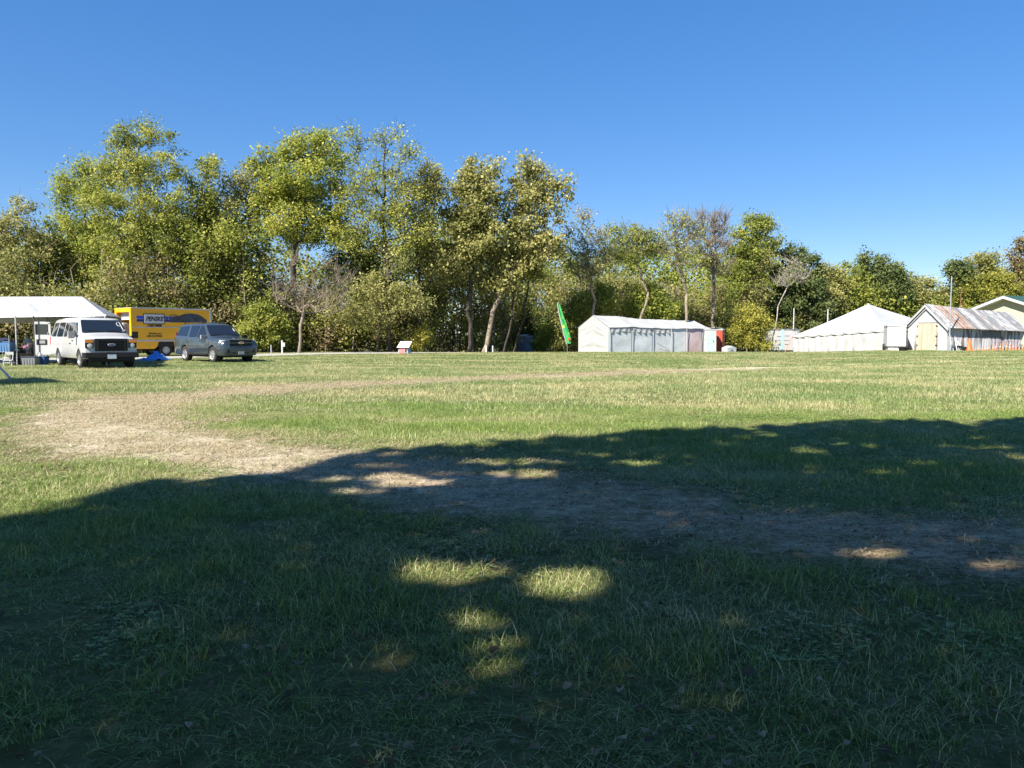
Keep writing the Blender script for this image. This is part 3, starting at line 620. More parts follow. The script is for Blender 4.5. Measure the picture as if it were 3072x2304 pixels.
    T('yellow-leaved bush behind the small white-topped sign', 1270, 64, [(1265, 1010, 26, 24), (1250, 1035, 24, 16)], 'gold', 'dark', 26, 130, .2, r0=.04, name='shrub', cat='bush', rc=.5)
    T('low green bush right of the blue-grey portable toilet', 1622, 77, [(1620, 1035, 30, 18), (1640, 1000, 26, 26)], 'yellow', 'dark', 34, 130, .2, r0=.04, name='shrub', cat='bush', rc=.5)
    T('dark bush behind the blue-grey portable toilet', 1570, 81, [(1560, 1000, 50, 50), (1620, 960, 50, 50)], 'dark', 'dark', 60, 140, .24, r0=.06, name='shrub', cat='bush', rc=.7)
    T('olive bush between the grey car and the bare spreading tree', 790, 60, [(790, 960, 60, 50), (760, 1010, 50, 40), (830, 1000, 40, 40)], 'green', 'dark', 80, 150, .22, r0=.06, name='shrub', cat='bush', rc=.65)
    T('light green bush above the roof of the long tent', 1950, 76, [(1940, 900, 60, 50), (1990, 930, 50, 40), (1900, 930, 50, 40)], 'yellow', 'dark', 80, 130, .24, r0=.08, name='shrub', cat='bush', rc=.8, tint_c=.35)
    T('olive bush over the left end of the long tent', 1790, 74, [(1800, 900, 50, 50), (1740, 930, 50, 50)], 'green', 'dark', 80, 130, .24, r0=.08, name='shrub', cat='bush', rc=.8)
trees()

# wood behind and undergrowth: one mass each
def mass(name, label, n_cl, nl, size, leaf, fn, aspect=.65, rc=1.0):
    nl = int(nl * 1.25)
    C = np.array([fn() for _ in range(n_cl)]); ci = np.repeat(np.arange(n_cl), nl); n = len(ci)
    off = RNG.normal(size=(n, 3)) * [rc * .5, rc * .5, rc * .42]; pos = C[ci] + off
    pos[:, 2] = np.maximum(pos[:, 2], zg(pos[:, 0], pos[:, 1]) + .03)
    tint = .45 + (RNG.random(n_cl)[ci] - .5) * .6 + RNG.normal(size=n) * .18
    o = add_mesh(name, leaf_mesh(name, pos, size, aspect, tint, LF[leaf])); tag(o, label, 'undergrowth', kind='stuff'); NLEAF[0] += n
def front(X):      # depth of the front of the wood
    return float(np.interp(X, [-60, -36, -30, -22, -14, -4, -1, 0, 4, 6, 20, 26, 34], [48, 52, 56, 60, 64, 68, 71, 80, 80, 77, 80, 87, 90]))
def rnd_wood(x0, x1, d0, d1, hfn):
    def f():
        x = random.uniform(x0, x1); y = front(x) + random.uniform(d0, d1); h = hfn(x, y) * random.random() ** .8
        return (x, y, zgf(x, y) + .2 + h)
    return f
def vtop(pts, fac=1.):
    us = [p[0] for p in pts]; vs = [p[1] for p in pts]
    def h(x, Y=72):
        u = CX + x / Y * F; v = np.interp(u, us, vs); return max(.6, (CAMH + (HZ - v) / F * Y) * fac)
    return h
UH = vtop([(-200, 780), (200, 720), (500, 650), (720, 620), (830, 730), (1000, 790), (1200, 720), (1400, 640), (1600, 680), (1700, 760), (1900, 750), (2100, 750), (2300, 760), (2450, 850), (2600, 900)])
mass('undergrowth', 'dense olive undergrowth at the foot of the wood', 1500, 110, .25, 'olive', rnd_wood(-50, 30, 1, 7, lambda x, y: UH(x, y) * .85 * (.5 + .7 * vnoise(x * .35, 3., 3))))
mass('undergrowth', 'green saplings and bushes massed inside the wood', 1000, 110, .25, 'green', rnd_wood(-50, 34, 0, 8, lambda x, y: UH(x, y) * .8 * (.4 + .8 * vnoise(x * .45, 9., 4))))
mass('undergrowth', 'dry brown brush in the shade of the wood', 700, 100, .24, 'brown', rnd_wood(-50, 34, 0, 8, lambda x, y: UH(x, y) * .75 * (.4 + .8 * vnoise(x * .4, 19., 5))))
mass('distant_woodland', 'darker woodland filling in behind the front trees', 1500, 90, .42, 'green', rnd_wood(-70, 50, 8, 26, lambda x, y: UH(x, y) * 1.02), rc=1.5)
def hedge():
    x = random.uniform(30, 85); y = random.uniform(96, 112); u = CX + x / y * F
    v = np.interp(u, [2300, 2450, 2560, 2700, 2800, 2860, 2950, 3080, 3300], [870, 850, 830, 870, 900, 880, 850, 830, 820]); h = CAMH + (HZ - v) / F * y
    return (x, y, zgf(x, y) + h * random.random() ** .8)
mass('distant_woodland', 'green woodland edge behind the tents, shed and yellow building', 1000, 110, .4, 'green', hedge, rc=1.4)
def thin_trunks():
    mb = MB()
    for k in range(150):
        x = random.uniform(-48, 36); y = front(x) + random.uniform(.5, 9); h = UH(x, y) * random.uniform(.6, .9); z = zgf(x, y) - .1; r = random.uniform(.03, .11)
        p = Vector((x, y, z)); lean = Vector((random.gauss(0, .08), random.gauss(0, .05), 1))
        for i in range(5):
            q = p + lean * h / 5 + Vector((random.gauss(0, .08), random.gauss(0, .08), 0)); mb.tube(p, q, r, r * .84, 6, False); r *= .84; p = q
            if i > 1:
                b = p + Vector((random.gauss(0, 1), random.gauss(0, .6), random.uniform(.5, 1.4))); mb.tube(p, b, r * .5, r * .2, 4, False)
    o = mb.build('sapling_trunks', BK['grey'], smooth=60); tag(o, 'thin crowded sapling stems inside the wood', 'saplings', kind='stuff')
thin_trunks()

# ------------------------------------------------------------------ the big trees behind the camera that shade the foreground
SHADE_PX = [(-600, 1640), (0, 1556), (200, 1532), (330, 1475), (450, 1452), (700, 1436), (830, 1422), (1000, 1372), (1150, 1347), (1400, 1335), (1600, 1321), (1900, 1296), (2200, 1287), (2450, 1266), (2800, 1257), (2835, 1285), (2920, 1266), (3072, 1258), (3700, 1262)]
SHADE = [G(u, v) for u, v in SHADE_PX]
HOLES = [(1345, 1722, 105, 24), (1700, 1750, 105, 40), (1405, 1862, 60, 22, .8), (1520, 1958, 70, 18, .84), (1430, 1992, 70, 16, .86), (1300, 2045, 50, 16, .8), (1200, 1960, 50, 14, .6), (1480, 1722, 60, 10, .5), (1180, 1434, 70, 9), (1230, 1452, 110, 8),
         (1570, 1424, 90, 10), (1540, 1388, 150, 8, .7), (1900, 1392, 60, 7, .5), (2620, 1662, 60, 7, .8), (3010, 1705, 60, 14, .8), (2440, 1355, 50, 10, .5), (3050, 1370, 30, 14, .5), (1080, 1475, 60, 5, .7), (980, 1440, 60, 5, .7), (1120, 1400, 80, 4, .6)]
def shade_trees():
    SX = np.array([p[0] for p in SHADE]); SY = np.array([p[1] for p in SHADE]); k = 1 / math.tan(SUN_EL)
    gx, gy = np.meshgrid(np.arange(-7, 12.5, .042), np.arange(-2.5, 13.4, .042)); n = gx.size    # evenly spread, so that stray gaps stay few
    x = gx.ravel() + RNG.uniform(-.05, .05, n); y = gy.ravel() + RNG.uniform(-.05, .05, n); x = np.concatenate([x, x + .02]); y = np.concatenate([y, y + .02]); n = len(x)
    lim = np.interp(x, SX, SY) + (fbm(x * 3.4, y * 3.4, 40) - .5) * .75 + (fbm(x * .9, y * .2, 42) - .5) * .35
    ok = y < lim
    edge = np.clip((lim - y) / .9, 0, 1); thin = (fbm(x * 3.2, y * 3.2, 51) > .52 + .7 * edge) & (x > -2.5); ok &= ~(thin & (RNG.random(n) < .94))
    thin = (fbm(x * 2.3, y * 3.6, 52) > .70) & (y > 7) ; ok &= ~(thin & (RNG.random(n) < .82))
    for (u, v, ru, rv, *pw) in HOLES:
        c = G(u, v); rx = ru * c[1] / F + .07; ry = abs(G(u, v - rv)[1] - G(u, v + rv)[1]) / 2 + .06
        d = ((x - c[0]) / rx) ** 2 + ((y - c[1]) / ry) ** 2 + (fbm(x * 8, y * 8, 44) - .5) * 1.3
        ok &= ~((d < 1) & (RNG.random(n) < (.74 + .22 * pw[0] if pw else .998)))
    x, y = x[ok], y[ok]; n = len(x)
    z = 7.4 + 4.6 * RNG.random(n) ** .8 * (.55 + .45 * np.sin(np.clip((x + 10) / 24, 0, 1) * np.pi)); z = z + (vnoise(x * .7, y * .7, 9) - .5) * 1.2
    z = np.maximum(z, 6.9)
    q = np.stack([x + SUN_XY[0] * z * k, y + SUN_XY[1] * z * k, z], -1)
    # not in the picture: above the frame or outside its sides
    el = (z - CAMH) / np.maximum(q[:, 1], .01); keep = (q[:, 1] < .5) | (el > .5) | (np.abs(q[:, 0]) > .85 * q[:, 1])
    q = q[keep]
    n2 = 3000; b2 = np.stack([RNG.uniform(-22, 20, n2), RNG.uniform(-15, -7.5, n2), RNG.uniform(2, 11, n2)], -1); b2 = b2[fbm(b2[:, 0] * .6, b2[:, 2] * .8 + b2[:, 1], 47) > .42]; q = np.concatenate([q, b2])  # extra unseen leaves added behind the camera to block low sky light
    trunks = [((-15.5, -8.2), 'broad shade tree standing left behind the camera', 0), ((-7.2, -9.5), 'tall shade tree standing directly behind the camera', 1), ((2.6, -9.6), 'spreading shade tree standing right behind the camera', 2)]
    T = np.array([[t[0][0], t[0][1]] for t in trunks]); who = np.argmin(((q[:, None, :2] - T[None]) ** 2).sum(-1), 1)
    for t, lab, i in trunks:
        root = empty('shade_tree', lab, 'tree', (t[0], t[1], 0)); base = np.array([t[0], t[1], 0.])
        c = q[who == i]; sel = c[RNG.choice(len(c), 90)]
        A, par, tips = skeleton(base, np.array([sel[:, 0].mean() * .5 + t[0] * .5, sel[:, 1].mean() * .5 + t[1] * .5, 9.]), sel, step=1.2, jitter=.05)
        # limbs must not cross the picture
        add_mesh('trunk', limb_mesh('trunk', A - base, par, .42, .03, BK['grey']), None, root)
        add_mesh('crown', leaf_mesh('crown', c - base, .16, .8, RNG.random(len(c)), LF['green']), None, root)
shade_trees()

def fallen_leaves():
    m = leafmat('fallen_leaf', [(0, (.06, .045, .03)), (.4, (.13, .1, .06)), (.8, (.22, .17, .11)), (1, (.33, .27, .18))], tr=.1)
    mb = MB(); T = []
    def leaf(x, y, s, z=.05):
        a = random.random() * 6.28; n = 10; R = Matrix.Rotation(a, 3, 'Z') @ Matrix.Rotation(random.gauss(0, .28), 3, 'X') @ Matrix.Rotation(random.gauss(0, .28), 3, 'Y'); vs = [Vector((0, 0, 0))]
        cu = random.uniform(.3, 1.6)
        for k in range(n):
            t = 2 * math.pi * k / n; r = s * (.5 + (.07 if k % 2 else -.05) + random.uniform(-.06, .06)) * (1.3 if k == 0 else 1); vs.append(Vector((r * math.cos(t), r * math.sin(t) * .8, cu * (r * math.sin(t)) ** 2 / s)))
        vs = [R @ q + Vector((x, y, z)) for q in vs]; zm = min(q.z for q in vs); vs = [q + Vector((0, 0, max(0, .012 - zm))) for q in vs]
        mb.pts(vs, [(0, 1 + k, 1 + (k + 1) % n) for k in range(n)]); tt = random.random(); T.extend([tt] * n)
    for k in range(1500):
        y = 1.9 + 10 * random.random() ** 1.7; x = random.uniform(-.75, .75) * y * 1.0
        leaf(x, y, random.uniform(.014, .036) * (1.5 if random.random() < .08 else 1), random.uniform(.01, .04))
    me = mb.build('leaf_litter', m, mesh_only=True); at = me.attributes.new('tint', 'FLOAT', 'FACE'); at.data.foreach_set('value', T)
    tag(add_mesh('leaf_litter', me, m), 'scattered brown fallen leaves lying in the near grass', 'leaves', kind='stuff')
    mb = MB(); T.clear(); x, y = G(1850, 1738); random.seed(5); leaf(0, 0, .075, .06)
    me = mb.build('fallen_leaf', m, mesh_only=True); at = me.attributes.new('tint', 'FLOAT', 'FACE'); at.data.foreach_set('value', [.95] * len(me.polygons))
    o = add_mesh('fallen_leaf', me, m); o.location = (x, y, .03); tag(o, 'large pinkish brown fallen leaf upright in the grass right of the sun patch', 'leaf')
fallen_leaves()
def pebbles():
    mb = MB()
    for k in range(900):
        y = random.uniform(3.5, 13); x = random.uniform(-4, .72 * y); 
        if path_sd([x], [y])[0] < .05: continue
        r = random.uniform(.006, .02) * (1 if random.random() < .93 else 1.8); o = Vector((x, y, r * .5)); vs = []
        for a in range(5):
            t = a * 1.2566 + random.random() * .5; vs.append(o + Vector((math.cos(t), math.sin(t), random.uniform(-.3, .1))) * r)
        vs += [o + Vector((random.uniform(-.3, .3) * r, 0, r * .6)), o - Vector((0, 0, r * .6))]
        mb.pts(vs, [(i, (i + 1) % 5, 5) for i in range(5)] + [((i + 1) % 5, i, 6) for i in range(5)])
    tag(mb.build('pebbles', mat('pebble', (.34, .31, .27), .8, var=.6, scale=8)), 'small pebbles and clods strewn over the bare path', 'pebbles', kind='stuff')
pebbles()

# ------------------------------------------------------------------ vehicles
M = dict(
    white=mat('white_paint', (.47, .47, .46), .25, coat=.6, var=.06, scale=1.5), slate=mat('blue_grey_paint', (.06, .078, .095), .22, metal=.35, coat=.8, var=.12, scale=1.2),
    glass=mat('dark_glass', (.012, .016, .02), .05, spec=.9), black=mat('black_plastic', (.010, .010, .011), .65), rubber=mat('tyre_rubber', (.03, .03, .03), .85, var=.3, scale=9),
    alloy=mat('alloy', (.62, .62, .62), .3, metal=.8), steel=mat('steel', (.45, .46, .47), .4, metal=.7), chrome=mat('chrome', (.7, .7, .7), .15, metal=1.),
    amber=mat('amber_lens', (.65, .22, .04), .25), lens=mat('clear_lens', (.55, .55, .5), .12, spec=.8), red=mat('red_paint', (.5, .03, .02), .4), plate=mat('plate_pale', (.6, .65, .68), .5, col2=(.35, .45, .55), scale=14),
    yellow=mat('truck_yellow', (.74, .36, .012), .4, var=.08, scale=1.4), wht=mat('white_vinyl', (.46, .46, .455), .5), blue=mat('blue_vinyl', (.02, .06, .42), .45), navy=mat('navy_vinyl', (.015, .015, .16), .45),
    blk=mat('black_vinyl', (.012, .012, .012), .5), gal=mat('galvanised', (.42, .45, .47), .45, metal=.4, var=.2, scale=3), under=mat('underbody', (.02, .02, .02), .9), grey=mat('grey_plastic', (.25, .25, .25), .6))

def interp(st, x):
    xs = [s[0] for s in st]
    return [float(np.interp(x, xs[::-1], [s[k] for s in st][::-1])) for k in range(1, len(st[0]))]
class Car:
    """stations run nose to tail: (x, w_low, w_mid, z_belt, w_roof, z_roof); wheels: (x, arch radius, z)"""
    def __init__(s, st, zb, wheels): s.st = st; s.zb0 = zb; s.wh = wheels
    def zb(s, x):
        z = s.zb0
        for wx, r, wz in s.wh:
            if abs(x - wx) < r: z = max(z, wz + math.sqrt(r * r - (x - wx) ** 2))
        return z
    def rows(s, x):
        wl, wm, zb_, wr, zr = interp(s.st, x); z0 = s.zb(x); zm = max(z0 + .03, .5 * (s.zb0 + zb_)); zl = max(z0 + .015, s.zb0 + .1)
        zb_ = max(zb_, zm + .02)
        return [(0, z0), (wl * .94, z0), (wl, zl), (wm, zm), (wm * .985, zb_), (wr, zr - .06), (wr * .9, zr - .008), (wr * .45, zr + .02), (0, zr + .028)]
    def body(s, m, parent, name='body'):
        xs = set([q[0] for q in s.st])
        for wx, r, _ in s.wh: xs |= set(np.round(np.linspace(wx - r, wx + r, 15), 4)) | {round(wx - r - .005, 4), round(wx + r + .005, 4)}
        a, b = s.st[0][0], s.st[-1][0]; xs |= set(np.round(np.linspace(a, b, 24), 4)); xs = [x for x in sorted(xs, reverse=True) if b <= x <= a]
        V = []; R = 17
        for x in xs:
            r = s.rows(x); V += [(x, -y, z) for y, z in r[::-1]] + [(x, y, z) for y, z in r[1:-1]]
        # ring order: roof centre .. right side .. bottom centre .. left side
        K = 16; mb = MB(); Fc = []
        for i in range(len(xs) - 1):
            for k in range(K): Fc.append((i * K + k, i * K + (k + 1) % K, (i + 1) * K + (k + 1) % K, (i + 1) * K + k))
        Fc.append(tuple(range(K))[::-1]); Fc.append(tuple((len(xs) - 1) * K + k for k in range(K)))
        mb.pts(V, Fc); o = mb.build(name, m, parent, smooth=38); return o
    def side(s, x, z, sgn, off=.012):
        r = s.rows(x)
        for (y0, z0), (y1, z1) in zip(r[1:6], r[2:7]):
            if z <= z1 or (y1, z1) == r[6]:
                t = 0 if z1 == z0 else max(0, min(1, (z - z0) / (z1 - z0))); y = y0 + (y1 - y0) * t; break
        return Vector((x, sgn * (y + off), z))
    def pane(s, poly, sgn, m, name, parent, off=.004, th=.012, rnd=True):
        """poly in (x, z) on the body's side"""
        pts = roundpoly(poly, .05) if rnd else poly
        a = [s.side(x, z, sgn, off + th) for x, z in pts]; mb = MB(); mb.slab(a, (0, -sgn * (th + .02), 0)); return mb.build(name, m, parent)
def roundpoly(poly, r):
    out = []; n = len(poly)
    for k in range(n):
        p = Vector((*poly[k], 0)); a = Vector((*poly[k - 1], 0)); b = Vector((*poly[(k + 1) % n], 0)); da = (a - p); db = (b - p); ra = min(r, da.length * .4); rb = min(r, db.length * .4)
        q0 = p + da.normalized() * ra; q1 = p + db.normalized() * rb
        for t in (0, .5, 1): c = q0.lerp(p, t).lerp(p.lerp(q1, t), t); out.append((c.x, c.y))
    return out
def wheel(parent, x, y, r, w, sgn, rimmat, hub=.62, spokes=5, name='wheel'):
    e = D.objects.new(name, None); COL.objects.link(e); e.parent = parent; e.location = (x, y, r)
    t = MB(); t.lathe([(r * hub, -w / 2), (r * .9, -w / 2), (r * .97, -w * .42), (r, -w * .3), (r, w * .3), (r * .97, w * .42), (r * .9, w / 2), (r * hub, w / 2), (r * hub, -w / 2)], axis='y', n=28)
    t.build('tyre', M['rubber'], e, smooth=40)
    q = MB(); o = sgn * w * .36; q.lathe([(.001, o - .0 * sgn), (r * .16, o), (r * .2, o - sgn * .03), (r * .26, o - sgn * .06), (r * .5, o - sgn * .05), (r * hub * .9, o + sgn * .01), (r * hub * 1.01, o + sgn * .03), (r * hub * 1.01, -o)], axis='y', n=24)
    for k in range(spokes):
        a = 2 * math.pi * k / spokes; R = Matrix.Rotation(-a, 3, 'Y'); q.box(R @ Vector((r * hub * .52, o + sgn * .005, 0)), (r * hub * .85, .03, r * .15), R)
    q.build('rim', rimmat, e, smooth=40); return e

def van():
    h = Vector((.67, -.74, 0)).normalized(); l = Vector((-h.y, h.x, 0)); c = Vector((-17.36, 31.05, 0)) + l * .97
    root = empty('passenger_van', 'white passenger van facing the camera with black grille and open rear door', 'van', tuple(c), math.atan2(h.y, h.x))
    st = [(.80, .90, .93, .98, .84, 1.20), (.74, .96, .98, 1.10, .88, 1.25), (.45, 1.0, 1.0, 1.16, .90, 1.31), (.12, 1.0, 1.01, 1.2, .90, 1.38), (-.02, 1.0, 1.01, 1.22, .89, 1.42), (-.68, 1.0, 1.01, 1.25, .80, 1.99), (-.95, 1.0, 1.01, 1.26, .79, 2.06),
          (-2.6, 1.0, 1.01, 1.26, .79, 2.10), (-4.4, 1.0, 1.01, 1.26, .78, 2.07), (-4.82, .99, 1.0, 1.26, .77, 2.03), (-4.9, .96, .97, 1.25, .74, 1.98)]
    V = Car(st, .42, [(0, .42, .38), (-3.5, .42, .38)]); V.body(M['white'], root)
    MB().box((-1.95, 0, .40), (5.4, 1.5, .26)).build('underbody', M['under'], root)
    for x in (0, -3.5):
        MB().box((x, 0, .58), (.86, 1.72, .5)).build('wheel_well', M['under'], root)
    for s in (-1, 1):
        for x in (0, -3.5): wheel(root, x, s * .87, .385, .24, s, M['alloy'], .6, 8)
    # windscreen on the slanted plane between cowl and roof
    ws = [(-.86, 0), (.86, 0), (.76, 1), (-.76, 1)]
    def wpt(y, t, off=.02): return Vector((-.03 - .66 * t, y, 1.44 + .55 * t)) + Vector((.62, 0, .74)).normalized() * (off + .028 * (1 - (y / .9) ** 2))
    mb = MB(); mb.slab([wpt(y, t) for y, t in roundpoly([(-.84, .03), (.84, .03), (.745, .95), (-.745, .95)], .07)], (-.03, 0, -.035)); w = mb.build('windscreen', M['glass'], root)
    mb = MB()
    for a, b in (((.6, .1), (.1, .14)), ((-.1, .1), (-.62, .14))): mb.tube(wpt(a[0], a[1], .035), wpt(b[0], b[1], .035), .01)
    mb.build('wiper', M['black'], w)
    wm = D.objects.new('t', None)
    # white digit marks on the passenger-side glass edge
    mb = MB(); 
    def ring(cy, ct, ry, rt):
        ps = [wpt(cy + ry * math.cos(a), ct + rt * math.sin(a), .03) for a in np.linspace(0, 2 * math.pi, 15)]; mb.path(ps, .012, 4)
    ring(.62, .62, .07, .16); mb.path([wpt(.69, .6, .03), wpt(.71, .25, .03), wpt(.76, .1, .03)], .014, 4); mb.box(wpt(.74, .12, .03), (.02, .1, .12)); mb.build('window_marking', M['wht'], w)
    for s in (-1, 1):
        V.pane([(-.28, 1.30), (-1.02, 1.30), (-1.02, 1.88), (-.70, 1.88)], s, M['glass'], 'window', root)
        V.pane([(-1.14, 1.30), (-1.80, 1.30), (-1.80, 1.90), (-1.14, 1.90)], s, M['glass'], 'window', root)
        V.pane([(-1.92, 1.30), (-2.45, 1.30), (-2.45, 1.90), (-1.92, 1.90)], s, M['glass'], 'window', root)
        V.pane([(-2.62, 1.30), (-3.62, 1.30), (-3.62, 1.90), (-2.62, 1.90)], s, M['glass'], 'window', root)
        V.pane([(-3.82, 1.30), (-4.6, 1.30), (-4.55, 1.88), (-3.82, 1.90)], s, M['glass'], 'window', root)
        for x0 in (-.12 - .34, -1.08, -1.86, -2.52):
            V.pane([(x0, .5), (x0 - .014, .5), (x0 - .014, 1.94 if x0 < -.9 else 1.24), (x0, 1.94 if x0 < -.9 else 1.24)], s, M['black'], 'door_seam', root, off=.001, th=.004, rnd=False)
        V.pane([(-.95, 1.12), (-.82, 1.12), (-.82, 1.16), (-.95, 1.16)], s, M['black'], 'door_handle', root, th=.03)
        V.pane([(-1.34, 1.0), (-1.21, 1.0), (-1.21, 1.04), (-1.34, 1.04)], s, M['black'], 'door_handle', root, th=.03)
        # side trim, headlights and mirrors
        mb = MB(); mb.box((.80, s * .80, 1.02), (.07, .30, .34)); hl = mb.build('headlight', M['black'], root, bevel=.02)
        MB().box((.84, s * .80, 1.11), (.03, .27, .12)).build('indicator', M['amber'], hl, bevel=.01)
        MB().lathe([(.001, .03), (.09, .02), (.1, 0)], (.83, s * .78, .94), 'x', 16).build('lamp', M['lens'], hl, smooth=40)
        mb = MB(); mb.box((-.22, s * 1.2, 1.37), (.16, .22, .28)); mb.tube((-.3, s * .98, 1.30), (-.22, s * 1.14, 1.32), .025); mi = mb.build('mirror', M['black'] if s > 0 else M['grey'], root, bevel=.03)
    # grille with frame, bars, badge
    g = MB().box((.80, 0, .97), (.10, 1.22, .50)).build('grille', M['black'], root, bevel=.03)
    mb = MB()
    for z in (.80, .90, 1.04, 1.14): mb.box((.862, 0, z), (.03, .98, .03))
    for y in (-.50, .50): mb.box((.865, y, .97), (.04, .05, .44))
    mb.build('grille_bar', M['black'], g)
    b = MB().lathe([(.001, .012), (.9, .01), (1, 0)], (0, 0, 0), 'x', 24); b.v = [(.885 + x, y * .15, .97 + z * .06) for x, y, z in b.v]; bo = b.build('badge', M['steel'], g, smooth=40)
    b = MB().lathe([(.001, .004), (.9, .003), (1, 0)], (0, 0, 0), 'x', 24); b.v = [(.893 + x, y * .13, .97 + z * .047) for x, y, z in b.v]; b.build('badge_face', M['navy'], g, smooth=40)
    text_mesh('Ford', .085, M['steel'], 'badge_letters', g, Matrix.Translation((.902, 0, .97)) @ Matrix.Rotation(math.pi / 2, 4, 'Z') @ Matrix.Rotation(math.pi / 2, 4, 'X'), shear=.35)
    bp = MB().box((.86, 0, .56), (.16, 1.98, .22)); bp.box((.83, 0, .40), (.12, 1.7, .12)); bo = bp.build('bumper', mat('dark_grey_bumper', (.014, .014, .015), .7), root, bevel=.03)
    for s in (-1, 1): MB().box((.70, s * .975, .56), (.34, .08, .22)).build('bumper_end', M['black'], bo, bevel=.02)
    MB().box((.955, -.02, .50), (.012, .32, .17)).build('number_plate', M['plate'], bo)
    # open rear barn door seen beside the body
    dr = MB().box((-4.93, -1.30, 1.22), (.06, .70, 1.48)).build('rear_door', M['white'], root, bevel=.02)
    dr.rotation_euler = (0, 0, 0)
    ang = math.radians(-34); R = Matrix.Translation((-4.93, -.97, 0)) @ Matrix.Rotation(ang, 4, 'Z') @ Matrix.Translation((4.93, .97, 0)); dr.data.transform(R)
    for nm, c_, d_, mm in (('window', (-4.895, -1.32, 1.62), (.02, .54, .46), 'glass'), ('door_handle', (-4.89, -1.05, 1.44), (.04, .05, .1), 'chrome'), ('number_plate', (-4.893, -1.33, 1.05), (.02, .44, .24), 'black'), ('plate_face', (-4.88, -1.31, 1.05), (.012, .26, .14), 'grey'), ('hinge', (-4.885, -1.0, 1.9), (.03, .1, .04), 'steel')):
        o = MB().box(c_, d_).build(nm, M[mm], dr, bevel=.012); o.data.transform(R)
    MB().box((-4.97, 0, .52), (.18, 1.9, .2)).build('rear_bumper', M['grey'], root, bevel=.03)
    MB().box((-4.9, 0, 1.2), (.05, 1.5, 1.3)).build('rear_shade_panel', M['under'], root)  # dark panel on the closed tail, painted as the unlit inside
    for s in (-1, 1): MB().box((-4.9, s * .95, 1.1), (.05, .1, .34)).build('tail_light', M['red'], root, bevel=.01)
van()

